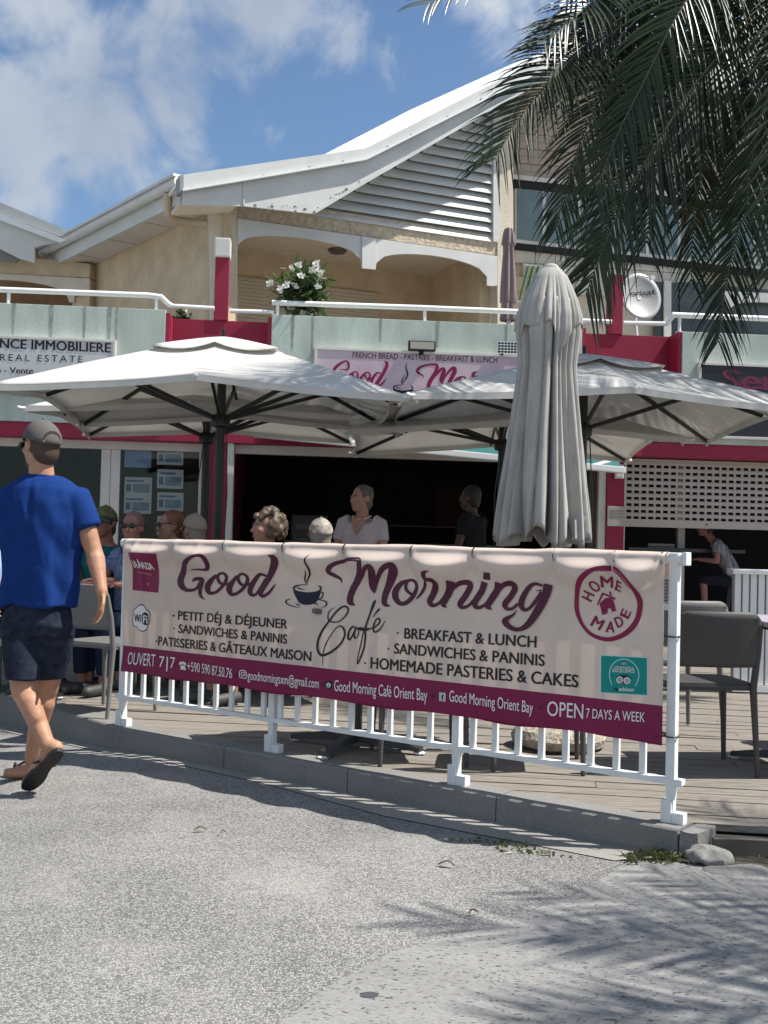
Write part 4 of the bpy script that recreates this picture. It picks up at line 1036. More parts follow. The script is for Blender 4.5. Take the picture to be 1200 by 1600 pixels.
# oblique flank running back to the left: wall, soffit, fascia, gutter, downpipe
a_, b_ = P(133, 420.5, 20.4), P(349, 321.5, 16.3)
OW = Plane((b_.x, b_.y, 0), math.degrees(math.atan2(b_.y-a_.y, b_.x-a_.x)))
ZS = b_.z
slab('flank_wall', OW, [(120, 415), (349, 315), (349, 560), (120, 560)], 0, .2, M_BEIGE, VIL)
u0 = OW.uz(75, 417, -.55)[0]; u1 = OW.uz(283, 320, -.55)[0]
n_ = 4; du = (u1-u0)/n_
sof = mat('soffit_white', (.60, .56, .49), .7, var=.12, vscale=2)
for k in range(n_): gpart('soffit_panel', sof, [(u0+du*k+.02, u0+du*(k+1)-.02, -.53, -.01, ZS, ZS+.03)], 0, None, OW)
gpart('soffit_backing', M_DARK, [(u0, u1, -.53, 0, ZS+.04, ZS+.06)], 0, None, OW)
gpart('flank_fascia', M_FASCIA, [(u0-.02, u1, -.56, -.532, ZS-.01, ZS+.22)], 0, None, OW)
zg = OW.uz(180, 338, -.64)[1]
gu0, gu1 = OW.uz(66, 390, -.64)[0], OW.uz(279, 290, -.64)[0]
mb = MB(); pa, pb = OW.at(gu0, ZS+.27, -.64), OW.at(gu1, ZS+.27, -.64)
mb.tube([pa, pb], .075, 14); mb.obox((pa+pb)/2+Vector((0, 0, .08))+OW.inw*.03, OW.d, OW.inw, Vector((0, 0, 1)), (gu1-gu0)/2, .12, .02)
mb.build('gutter', M_FASCIA, VIL, True)
gpart('flank_roof', roof_m, [(u0, u1, -.5, 2.5, ZS+.26, ZS+.30)], 0, None, OW)
M_PIPE = mat('pipe_beige', (.52, .42, .30), .5, var=.12)
mb = MB(); p = [OW.hit(262, 303, -.62), OW.hit(262, 326, -.6), OW.hit(268, 341, -.5), OW.hit(300, 347, -.2), OW.hit(324, 350, -.07), OW.hit(328, 362, -.06), OW.hit(326, 520, -.06)]
mb.tube([Vector(q) for q in crom(p, 4)], .055, 12); mb.build('downpipe', M_PIPE, VIL, True)
mb = MB(); p = [OW.hit(125, 424, -.12), OW.hit(124, 500, -.12)]; mb.tube(p, .06, 12); mb.build('downpipe', M_PIPE, VIL, True)

# neighbouring dwelling at the far left
NP = Plane(P(75, 400, 20.0).xy.to_3d(), -14)
NB = thing('villa', 'neighbouring villa at the left edge with sloping white roof boards', 'building', (NP.o.x, NP.o.y, 2.78))
slab('upper_fascia', NP, [(-120, 266), (118, 365), (108, 374), (-120, 290)], -.5, .04, M_FASCIA, NB)
slab('drip_edge', NP, [(-120, 291), (106, 375), (92, 379), (-120, 298)], -.54, .04, M_METALW, NB)
slab('lower_fascia', NP, [(-120, 296), (94, 378), (62, 384), (54, 386), (54, 411), (30, 404), (-120, 330)], -.42, .04, M_FASCIA, NB)
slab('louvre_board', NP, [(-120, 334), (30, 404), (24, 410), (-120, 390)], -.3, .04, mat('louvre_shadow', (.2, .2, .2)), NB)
mb = MB()
for (x0, y0), (x1, y1) in zip([(-120, 267), (118, 366)], [(118, 366)]):
    a, b = NP.hit(x0, y0, -.48), NP.hit(x1, y1, -.48); q = NP.inw*5; up = Vector((0, 0, -.04)); vs = [a, b, b+q, a+q]
    mb.add(vs+[v+up for v in vs], [(0, 1, 2, 3), (7, 6, 5, 4), (0, 4, 5, 1), (1, 5, 6, 2), (2, 6, 7, 3), (3, 7, 4, 0)])
mb.build('roof', roof_m, NB)
slab('wall', NP, [(-120, 385), (140, 412), (140, 434), (-120, 420)], 0, .25, M_BEIGE, NB)
slab('fretwork', NP, [(-120, 421), (140, 435), (140, 460), (116, 462), (116, 472), (108, 472)]+list(reversed(arc((-90, 452), 437, (105, 462))))+[(-120, 450)], -.03, .04, M_BEIGE2, NB)
slab('pillar', NP, [(113, 436), (140, 436), (140, 540), (113, 540)], .02, .2, M_BEIGE, NB)
slab('back_wall', NP, [(-200, 380), (150, 390), (150, 560), (-200, 560)], 1.8, .2, mat('brown_wall', (.26, .15, .08), .9, var=.2), NB)

# wing behind the palm
HP = Plane(P(800, 400, 18.6).xy.to_3d(), 9)
WG = thing('villa', 'upper wing behind the palm with frosted panes and board siding', 'building', (HP.o.x, HP.o.y, 2.78))
slab('wall', HP, [(800, 130), (905, 92), (1420, 92), (1420, 600), (800, 600)], .5, .2, M_BEIGE2, WG)
sid = MB(); 
for k in range(17):
    zz = HP.uz(900, 285, .44)[1]+k*.13; ua = HP.uz(803, 285, .44)[0]
    if k > 8: ua = HP.uz(803+(k-8)*6, 250, .44)[0]
    gb(sid, ua, HP.uz(1400, 200, .44)[0], .44+.012*(k % 2), .49, zz, zz+.122, pl=HP)
sid.build('siding', mat('pink_siding', (.46, .37, .31), .8, var=.15, vscale=3), WG)
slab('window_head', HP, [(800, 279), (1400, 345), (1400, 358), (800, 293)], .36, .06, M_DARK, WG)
slab('window_rail', HP, [(800, 272), (1400, 338), (1400, 345), (800, 279)], .34, .09, M_TRIM, WG)
M_FROST = mat('frosted_glass', (.17, .235, .24), .12, var=.2, vscale=1.2)
xs = [805, 851, 905, 960, 1012, 1062, 1120, 1180, 1250]
for a, b in zip(xs, xs[1:]):
    s = lambda x, y0: y0+(x-805)*.11
    f = slab('window', HP, [(a, s(a, 289)), (b, s(b, 289)), (b, s(b, 379)), (a, s(a, 379))], .38, .03, M_TRIM, WG)
    q = slab('pane', HP, [(a+3, s(a, 295)), (b-3, s(b, 295)), (b-3, s(b, 373)), (a+3, s(a, 373))], .365, .012, M_FROST, None)
    q.parent = f; q.data.transform(Matrix.Translation(-WG.location))
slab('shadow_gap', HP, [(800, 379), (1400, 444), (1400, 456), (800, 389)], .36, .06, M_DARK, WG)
blk = MB()
for r in range(3):
    for c in range(9):
        z1 = HP.uz(805, 389, .42)[1]-r*.24; uu = HP.uz(805, 389, .42)[0]+c*.36+(r % 2)*.14
        gb(blk, uu, uu+.35, .40, .48, z1-.23, z1, pl=HP)
blk.build('block_course', mat('pale_blocks', (.62, .57, .48), .8, var=.12), WG)
slab('door', HP, [(1024, 440), (1060, 442), (1060, 600), (1024, 600)], .3, .1, mat('door_dark', (.05, .06, .055), .2), WG)
slab('door_frame', HP, [(1038, 438), (1049, 439), (1049, 600), (1038, 600)], .24, .05, M_TRIM, WG)
slab('door', HP, [(1062, 440), (1300, 462), (1300, 600), (1062, 600)], .3, .1, mat('door_dark', (.05, .06, .055), .2), WG)
slab('fretwork', HP, [(1130, 455), (1300, 462), (1300, 500)]+list(reversed(arc((1140, 482), 474, (1295, 500)))), .1, .05, M_FASCIA, WG)
slab('roof_board', HP, [(905, 62), (1420, 62), (1420, 92), (905, 90)], -.3, .06, M_FASCIA, WG)
slab('roof_board', HP, [(1170, 120), (1420, 200), (1420, 230), (1170, 150)], -.3, .06, M_FASCIA, WG)
mb = MB(); a, b = HP.hit(905, 64, -.28), HP.hit(1420, 64, -.28); q = HP.inw*5; up = Vector((0, 0, -.05)); vs = [a, b, b+q, a+q]
mb.add(vs+[v+up for v in vs], [(0, 1, 2, 3), (7, 6, 5, 4), (0, 4, 5, 1), (1, 5, 6, 2), (2, 6, 7, 3), (3, 7, 4, 0)]); mb.build('roof', roof_m, WG)
gstr = MB()
for k in range(7):
    a = HP.hit(812+k*8, 470, .2); b = HP.hit(826+k*8, 416, .25); gstr.bar(a, b, .07, .02)
t = thing('folded_sunshade', 'green striped sunshade leaning on the terrace behind the big parasol', 'sunshade', HP.hit(830, 470, .2))
gstr.build('stripes', mat('green_stripe', (.12, .22, .12), .7), t)
fr = MB(); fr.bar(HP.hit(808, 470, .22), HP.hit(872, 476, .22), .03, .03); fr.bar(HP.hit(820, 414, .27), HP.hit(884, 422, .27), .03, .03); fr.build('frame', M_METALW, t)

# satellite dish
def dish():
    c = SP.hit(1000, 464, .75); t = thing('satellite_dish', 'white satellite dish with lettering behind the right red post', 'satellite dish', (c.x, c.y, 4.0))
    ax = Vector((.25, -1, .22)).normalized(); u = ax.cross(Vector((0, 0, 1))).normalized(); v = u.cross(ax)*-1
    vs = []; n = 28; mb = MB()
    for j in range(7):
        r = j/6
        for k in range(n):
            a = 2*math.pi*k/n; vs.append(c + u*(r*.30*math.cos(a)) + v*(r*.335*math.sin(a)) + ax*(.07*r*r-.05))
    fs = [(j*n+k, j*n+(k+1) % n, (j+1)*n+(k+1) % n, (j+1)*n+k) for j in range(6) for k in range(n)]
    o = mb.add(vs, fs).build('reflector', mat('dish_white', (.38, .39, .385), .4, var=.05), t, True); md = o.modifiers.new('t', 'SOLIDIFY'); md.thickness = .012
    mb = MB(); mb.tube([c-ax*.04, c-ax*.16+Vector((0, 0, -.1)), Vector((c.x, c.y+.12, 4.0))], .025, 8); mb.build('mast', M_METALW, t, True)
    mb = MB(); mb.tube([c-v*.30+ax*.02, c+ax*.34-v*.12], .01, 8); mb.tube([c+ax*.33-v*.12, c+ax*.40-v*.1], .03, 10); mb.build('feed_arm', M_METALW, t, True)
    bm = fit_text('orisat', (0, 0), (.36, .035), .075, .02)
    for w in bm.verts:
        x, y = w.co.x-.13, w.co.y+.02; rr = (x/.3)**2+(y/.335)**2; w.co = c - u*(-x if u.x > 0 else x) + v*(y if v.z > 0 else -y) + ax*(.07*rr-.05+.022)
    bmesh.ops.recalc_face_normals(bm, faces=bm.faces); me = bpy.data.meshes.new('lettering'); bm.to_mesh(me); bm.free(); link_mesh('lettering', me, M_BLACK, t)
dish()
# dark cafe interior fittings
def cafe_inside():
    t = thing('counter', 'dark serving counter deep inside the cafe', 'counter', SP.at(.2, DECK, 3.0))
    part('front', mat('counter_dark', (.04, .04, .045)), [(-1.2, 1.9, 2.8, 3.3, .1, 1.2)], .01, t)
    part('worktop', mat('counter_top', (.22, .21, .2), .3), [(-1.25, -.3, 2.74, 3.34, 1.202, 1.23)], .004, t); part('worktop', mat('counter_top', (.22, .21, .2)), [(.9, 1.95, 2.74, 3.34, 1.202, 1.23)], .004, t)
    t = thing('coffee_machine', 'dark coffee machine with pale front standing on the cafe counter', 'coffee machine', SP.at(-.9, 1.23, 3.0))
    part('case', mat('machine', (.07, .07, .075), .35), [(-1.15, -.6, 2.85, 3.2, 1.232, 1.62)], .02, t); part('front_panel', mat('machine_panel', (.20, .20, .2), .4), [(-1.08, -.7, 2.835, 2.848, 1.40, 1.48)], .003, t); part('drip_tray', mat('machine_panel', (.2, .2, .2)), [(-1.1, -.65, 2.78, 2.848, 1.234, 1.27)], .003, t)
    t = thing('shelf', 'long thin wall shelf at the back of the cafe', 'shelf', SP.at(0, 1.5, 4.4))
    part('plank', mat('shelf_wood', (.16, .14, .12), .6), [(-1.8, 1.9, 4.3, 4.59, 1.5, 1.53)], .003, t); part('bracket', M_DARK, [(-1.5, -1.46, 4.3, 4.59, 1.3, 1.498), (1.5, 1.54, 4.3, 4.59, 1.3, 1.498)], 0, t)
    t = thing('wall_picture', 'dark red abstract picture on the cafe back wall', 'picture', SP.at(1.45, 1.7, 4.5))
    part('canvas', mat('red_picture', (.07, .012, .02), .7, var=.6, vscale=7, stretch=(6, 6, 1)), [(1.25, 1.95, 4.56, 4.598, 1.55, 2.2)], .003, t); part('frame', M_DARK, [(1.2, 1.248, 4.54, 4.598, 1.5, 2.25), (1.952, 2.0, 4.54, 4.598, 1.5, 2.25)], 0, t)
cafe_inside()
# ------------------------------------------------------------------ parasols
M_CANOPY = mat('canopy_cloth', (.75, .738, .705), .9, var=.10, vscale=2.0, transl=.30, spec=.1, bump=.06, bscale=160, fine=.04)
M_POLE = mat('black_pole', (.012, .012, .014), .4)
M_TIP = mat('white_tip', (.7, .71, .7), .5)
def parasol(cx, cy, rot, hw, hd, label, zc=2.27, zm=2.385, za=2.87, zhub=2.2, seed=0, droop=None):
    root = thing('parasol', label, 'parasol', (cx, cy, DECK), 0, 'open square parasols on the deck')
    ca, sa = math.cos(R(rot)), math.sin(R(rot))
    def W(x, y, z): return Vector((cx+x*ca-y*sa, cy+x*sa+y*ca, z))
    tips = [(hw, 0, zm), (hw, hd, zc), (0, hd, zm), (-hw, hd, zc), (-hw, 0, zm), (-hw, -hd, zc), (0, -hd, zm), (hw, -hd, zc)]
    if droop: tips = [(x, y, z+droop.get(i, 0)) for i, (x, y, z) in enumerate(tips)]
    ns, nr = 10, 14; vs = []
    for j in range(nr+1):
        r = j/nr
        for i in range(8):
            a, b = tips[i], tips[(i+1) % 8]
            for k in range(ns):
                f = k/ns; x = a[0]+(b[0]-a[0])*f; y = a[1]+(b[1]-a[1])*f; z = a[2]+(b[2]-a[2])*f
                q = 4*f*(1-f)
                inn = 1-.035*q*r                       # hem pulled in between the ribs
                zz = za+(z-za)*(r**1.12)-.05*q*r*(1-r)*2.2-.008*q*r
                zz += .006*noise.noise(Vector((x*r*3+seed, y*r*3, 1)))*min(1, r*2)
                vs.append(W(x*r*inn, y*r*inn, zz))
    n = 8*ns
    fs = [(j*n+i, j*n+(i+1) % n, (j+1)*n+(i+1) % n, (j+1)*n+i) for j in range(nr) for i in range(n)]
    can = MB().add(vs, fs).build('canopy', M_CANOPY, root)
    me = can.data; bm = bmesh.new(); bm.from_mesh(me); bmesh.ops.remove_doubles(bm, verts=bm.verts, dist=.0005); bm.to_mesh(me); bm.free()
    me.polygons.foreach_set('use_smooth', [True]*len(me.polygons))
    md = can.modifiers.new('t', 'SOLIDIFY'); md.thickness = .003; md.offset = 0
    # hem band
    hem = MB(); hv = []
    for i in range(n):
        p = Vector(vs[nr*n+i]); hv += [p+Vector((0, 0, .004)), p-Vector((0, 0, .045))]
    hem.add(hv, [(2*i, 2*i+1, (2*i+3) % (2*n), (2*i+2) % (2*n)) for i in range(n)])
    ho = hem.build('hem', M_CANOPY, root, fixn=False); ho.modifiers.new('t', 'SOLIDIFY').thickness = .004
    # vent cap over the top
    vs2 = []; m = 6
    for j in range(m+1):
        r = j/m
        for i in range(8):
            a, b = tips[i], tips[(i+1) % 8]
            for k in range(6):
                f = k/6; x = (a[0]+(b[0]-a[0])*f)*.33; y = (a[1]+(b[1]-a[1])*f)*.36; q = 4*f*(1-f)
                rr_ = r*.34; zb = a[2]+(b[2]-a[2])*f; zz = za+(zb-za)*rr_**1.12-.05*q*rr_*(1-rr_)*2.2+.018+.022*r*(1-.8*q)
                vs2.append(W(x*r, y*r, zz))
    n2 = 48
    v = MB().add(vs2, [(j*n2+i, j*n2+(i+1) % n2, (j+1)*n2+(i+1) % n2, (j+1)*n2+i) for j in range(m) for i in range(n2)]).build('vent_cap', M_CANOPY, root)
    bm = bmesh.new(); bm.from_mesh(v.data); bmesh.ops.remove_doubles(bm, verts=bm.verts, dist=.0005); bm.to_mesh(v.data); bm.free()
    v.data.polygons.foreach_set('use_smooth', [True]*len(v.data.polygons)); v.modifiers.new('t', 'SOLIDIFY').thickness = .004
    mb = MB(); mb.tube([(cx, cy, DECK+.02), (cx, cy, za-.01)], .037, 14); mb.build('pole', M_POLE, root, True)
    mb = MB(); mb.lathe([(.0, za+.085), (.014, za+.08), (.018, za+.05), (.014, za+.01)][::-1], (cx, cy), 12); mb.build('finial', M_POLE, root, True)
    mb = MB(); mb.lathe([(.055, zhub-.07), (.075, zhub-.06), (.08, zhub), (.055, zhub+.04)], (cx, cy), 16); mb.build('hub', M_POLE, root, True)
    mb = MB(); mb.obox((cx, cy, DECK+.012), Vector((ca, sa, 0)), Vector((-sa, ca, 0)), Vector((0, 0, 1)), .33, .33, .012); mb.build('base_plate', M_POLE, root, bevel=.004)
    for i, (x, y, z) in enumerate(tips):
        def at(r): return W(x*r*.985, y*r*.985, za+(z-za)*(r**1.12)-.03)
        mb = MB()
        ps = [at(r) for r in (.02, .2, .4, .6, .8, .98)]
        for a, b in zip(ps, ps[1:]): mb.bar(a, b, .020, .032)
        mb.build('rib', M_POLE, root)
        mb = MB(); mb.bar(W(x*.02, y*.02, zhub), at(.56 if i % 2 else .62), .022, .032); mb.build('strut', M_POLE, root)
        mb = MB(); p = W(x, y, z-.015); o = (p-W(x*.97, y*.97, z-.015)).normalized(); mb.tube([p-o*.05, p+o*.035], .013, 8); mb.ell(p+o*.04, .017, .017, .017, 8, 6); mb.build('tip', M_TIP, root, True)
        if i % 2:
            mb = MB(); mb.tube([p-o*.01+Vector((0, 0, .0)), p-o*.06+Vector((0, 0, -.05))], .008, 6); mb.build('tie_cord', M_TIP, root, True)
    # crank cord
    mb = MB(); c0 = W(-.02, -.05, zhub-.05); mb.tube([c0, W(-.07, -.06, 1.7), W(-.06, -.05, 1.2), W(-.04, -.04, .9)], .006, 6); mb.tube([W(.05, -.03, zhub-.05), W(.075, -.05, 1.6), W(.06, -.05, 1.1)], .005, 6); mb.build('cord', M_POLE, root, True)
    return root
parasol(-1.365, 9.22, 0, 1.5, 1.25, 'pale open parasol on black pole nearest the left shop', seed=1)
parasol(-1.765, 11.0, 2, 1.45, 1.2, 'pale open parasol half hidden behind the left parasol', zc=2.33, zm=2.42, za=2.82, zhub=2.22, seed=2)
parasol(1.62, 9.2, 8, 1.62, 1.15, 'wide open parasol dappled by palm shade behind the closed parasol', za=2.80, seed=3)
parasol(1.14, 10.95, 0, 1.5, 1.2, 'low open parasol mostly hidden behind the closed parasol, near the cafe opening', zc=2.2, zm=2.33, za=2.74, zhub=2.22, seed=4)

# big closed parasol
def closed_parasol():
    Y = 6.2; b0 = P(882, 1150, Y); cx, cy = b0.x-.05, Y
    root = thing('closed_parasol', 'big pale closed parasol standing just behind the banner', 'parasol', (cx+.02, cy, DECK))
    mpp = Y/F
    prof = [(415, 5), (420, 14), (432, 24), (450, 32), (470, 40), (495, 47), (520, 49), (545, 46), (575, 44), (610, 48), (650, 53), (700, 59), (750, 65), (800, 71), (842, 75)]
    cxp = lambda y: 861-(y-415)*.034
    def radius(py):
        for (y0, r0), (y1, r1) in zip(prof, prof[1:]):
            if y0 <= py <= y1: return r0+(r1-r0)*(py-y0)/(y1-y0)
        return prof[-1][1]
    n = 320; rnd = random.Random(4)
    ph = [rnd.uniform(0, 6.28) for _ in range(6)]
    def fold(a, t):
        w = a+.22*math.sin(2*a+ph[1])+.10*math.sin(5*a+ph[3]+t)
        s = abs(math.sin(6.5*w+ph[0]+.12*math.sin(t*4))); q = abs(math.sin(11*w+ph[2]+t*.6))
        return -1.7*(1-s)**2.6, -1.1*(1-q)**2.4
    def layer(name, py0, py1, hemf, scale, amp, seed, parent=root, steps=44):
        vs = []
        for j in range(steps+1):
            for k in range(n):
                a = 2*math.pi*k/n; end = hemf(a); py = py0+(end-py0)*j/steps
                t = (py-415)/430; r = radius(min(py, 842))*scale
                f, q = fold(a+seed, t); A = amp*min(1, max(0, (py-425)/70))*(.5+.7*t)
                rr = r*(1.03+A*f+.5*A*q+.045*noise.noise(Vector((math.cos(a)*2, math.sin(a)*2, t*3+seed)))+.035*noise.noise(Vector((math.cos(a)*9, math.sin(a)*9, t*2.5+seed)))*min(1, t*6))*mpp
                c = P(cxp(py), py, Y)
                a2 = a + .10*A*math.cos(9*a+ph[0]+seed)
                vs.append(Vector((c.x+rr*math.cos(a2), c.y+rr*.9*math.sin(a2), c.z)))
        fs = [(j*n+k, j*n+(k+1) % n, (j+1)*n+(k+1) % n, (j+1)*n+k) for j in range(steps) for k in range(n)]
        o = MB().add(vs, fs).build(name, M_CLOTH, parent, True, fixn=True)
        o.data.polygons.foreach_set('use_smooth', [True]*len(o.data.polygons))
        o.modifiers.new('t', 'SOLIDIFY').thickness = .004
        return o
    hem1 = lambda a: 845+10*math.sin(9*a+ph[0])-16*max(0, math.sin(3*a+1.0))**3 - (26 if -1.15 < ((a+math.pi) % (2*math.pi)-math.pi) < -.85 else 0)
    layer('canopy', 470, 845, hem1, 1.0, .29, 0)
    def hem2(a):
        s = ((a+.5)*2/math.pi) % 1.0; return 513+48*max(0, 1-abs(2*s-1)*2.2)+4*math.sin(5*a)
    layer('upper_flap', 415, 560, hem2, 1.06, .22, .35, steps=22)
    c = P(cxp(416), 416, Y); mb = MB(); mb.ell(c+Vector((0, 0, -.02)), .05, .05, .035); mb.build('top_knob', M_CLOTH, root, True)
    b = P(cxp(842), 842, Y)
    mb = MB(); tp = P(cxp(440), 440, Y); mb.tube([(cx+.03, cy, DECK+.08), tp], .03, 12); mb.build('pole', mat('grey_pole', (.28, .28, .28), .4), root, True)
    # tie strap with its buckle hanging at the right edge
    mb = MB(); p = P(899, 812, Y-.2); mb.bar(p, p+Vector((.004, -.01, -.10)), .012, .003).bar(p+Vector((-.02, -.02, -.10)), p+Vector((.05, -.03, -.115)), .05, .006); mb.build('strap', M_CLOTH, root)
    # round stone foot
    mb = MB(); mb.lathe([(.20, DECK-.005), (.255, DECK+.02), (.265, DECK+.06), (.24, DECK+.10), (.15, DECK+.125), (.05, DECK+.13)], (cx+.02, cy), 40, wob=.10, seed=2)
    st = mb.build('stone_foot', mat('pebble_stone', (.40, .36, .29), .95, var=.5, vscale=30, bump=1.0, bscale=45, fine=.2), root, True)
M_CLOTH = mat('grey_cloth', (.45, .44, .415), .9, var=.22, vscale=5.5, transl=.12, spec=.1, bump=.08, bscale=120, fine=.05, stretch=(1.6, 1.6, .7))
closed_parasol()
# faded parasol on the terrace
def small_closed():
    Y = 14.6; root_p = P(795, 505, Y); root = thing('closed_parasol', 'faded mauve closed parasol standing on the terrace by the loggia', 'parasol', (root_p.x, root_p.y, 2.78))
    mp = Y/F; n = 60; vs = []; pr = [(355, 3), (358, 8), (366, 10), (382, 12), (384, 9), (395, 9), (420, 11), (450, 13), (472, 13.5), (474, 11), (484, 12), (500, 14), (502, 12)]
    for j, (py, r) in enumerate(pr):
        c = P(795+(py-355)*-.01, py, Y)
        for k in range(n):
            a = 2*math.pi*k/n; rr = .82*r*mp*(1+.22*math.sin(7*a+j*.15)*min(1, j/3)); vs.append((c.x+rr*math.cos(a), c.y+rr*math.sin(a), c.z))
    fs = [(j*n+k, j*n+(k+1) % n, (j+1)*n+(k+1) % n, (j+1)*n+k) for j in range(len(pr)-1) for k in range(n)]; fs.append(tuple(range(n)))
    MB().add(vs, fs).build('canopy', mat('mauve_cloth', (.24, .185, .19), .9, var=.25, vscale=5), root, True)
    mb = MB(); mb.tube([(root_p.x, root_p.y, 2.78), (root_p.x, root_p.y, 5.2)], .03, 10); mb.build('pole', M_TIP, root, True)
    mb = MB(); mb.lathe([(.25, 2.78), (.25, 2.84), (.06, 2.88)], (root_p.x, root_p.y), 20); mb.build('base', M_SLAB, root, True)
small_closed()

# ------------------------------------------------------------------ plants
def leafmat(name, a, b, rough=.45, transl=.2, spec=.5):
    if name in MATS: return MATS[name]
    m = mat(name, a, rough, col2=b, vscale=1.7, var=.3, transl=transl, spec=spec); return m
M_PALM = leafmat('palm_leaf', (.034, .052, .016), (.008, .017, .008), .38, .12, .45)
M_PALMDRY = leafmat('palm_leaf_yellow', (.10, .095, .028), (.05, .06, .02), .4, .15)
M_RACHIS = mat('palm_rachis', (.09, .10, .05), .5, var=.3)
def frond(root, pts, llen=.72, n=64, seed=0, m=None, hang=.55, start=.06, width=.026, nref=(0, 0, 1)):
    """one feather frond along a path of world points: midrib and its leaflets"""
    rnd = random.Random(seed); c = [Vector(p) for p in crom(pts, 12)]
    L_ = [0]
    for a, b in zip(c, c[1:]): L_.append(L_[-1]+(b-a).length)
    def at(t):
        d = t*L_[-1]
        for i in range(len(c)-1):
            if L_[i+1] >= d:
                f = (d-L_[i])/max(1e-6, L_[i+1]-L_[i]); return c[i].lerp(c[i+1], f), (c[i+1]-c[i]).normalized()
        return c[-1], (c[-1]-c[-2]).normalized()
    mb = MB(); ps = [at(i/24)[0] for i in range(25)]; mb.tube(ps, .01, 6, rs=[.022*(1-.85*i/24) for i in range(25)])
    fo = mb.build('frond', M_RACHIS, root, True)
    lb = MB(); down = Vector((0, 0, -1))
    roll = rnd.uniform(-.25, .25)
    for i in range(n):
        t = start+(1-start)*(i+.5)/n; p, tg = at(t)
        side = tg.cross(Vector(nref))
        if side.length < .15: side = tg.cross(Vector((.3, 1, 0)))
        side.normalize(); upv = side.cross(tg).normalized()
        prof = math.sin(math.pi*min(1, .16+t*.84))**.55 if t < .5 else (1-.50*((t-.5)/.5)**1.6)
        for sg in (-1, 1):
            if rnd.random() < .04: continue
            L0 = llen*prof*rnd.uniform(.82, 1.08)
            ang = .95-.45*t+rnd.uniform(-.10, .10)          # angle off the midrib
            d = (tg*math.cos(ang)+side*sg*math.sin(ang)*math.cos(roll)+upv*(.22+roll*sg)*math.sin(ang)).normalized()
            h = hang*rnd.uniform(.7, 1.35); q = p.copy(); pr = [q.copy()]; dd = d.copy(); ns = 6
            for k in range(ns):
                dd = (dd+down*h*.30*(k+.6)/ns*1.3).normalized(); q = q+dd*(L0/ns); pr.append(q.copy())
            w0 = width*rnd.uniform(.8, 1.15)*(.6+.4*prof)
            nrm = dd.cross(tg); 
            base = len(lb.v); vs = []
            for k, x in enumerate(pr):
                f = k/ns; w = w0*(.55+.45*min(1, f*5))*(1-f**2.2)+.0008
                tt = (pr[min(k+1, ns)]-pr[max(k-1, 0)]).normalized(); b = tt.cross(upv)
                if b.length < .1: b = tt.cross(side)
                b.normalize(); nn = b.cross(tt).normalized()
                vs += [x-b*w*.5+nn*w*.22, x, x+b*w*.5+nn*w*.22]
            fs = []
            for k in range(ns): fs += [(3*k, 3*k+1, 3*k+4, 3*k+3), (3*k+1, 3*k+2, 3*k+5, 3*k+4)]
            lb.add(vs, fs)
    lo = lb.build('leaflets', m or M_PALM, None, fixn=False); lo.parent = fo; lo.data.transform(Matrix.Translation(-root.location))
    return fo
M_BARK = mat('palm_bark', (.20, .175, .14), .95, var=.4, vscale=6, bump=.9, bscale=14, stretch=(1, 1, 5))
def palm(label, base, crown, seed):
    root = thing('palm_tree', label, 'palm tree', base)
    b = Vector(base); c = Vector(crown); mb = MB(); ps = [b.lerp(c, i/14)+Vector((.05*math.sin(i*.4), 0, 0)) for i in range(15)]
    ps[-1] = c
    mb.tube(ps, .1, 14, rs=[.17-.06*i/14 for i in range(15)]); mb.build('trunk', M_BARK, root, True)
    return root
DS = 1.3
CR = P(1290, -200, 7.0*DS)
PALM = palm('tall coconut palm at the right edge with drooping dark fronds', (CR.x+.25, CR.y, DECK), tuple(CR), 1)
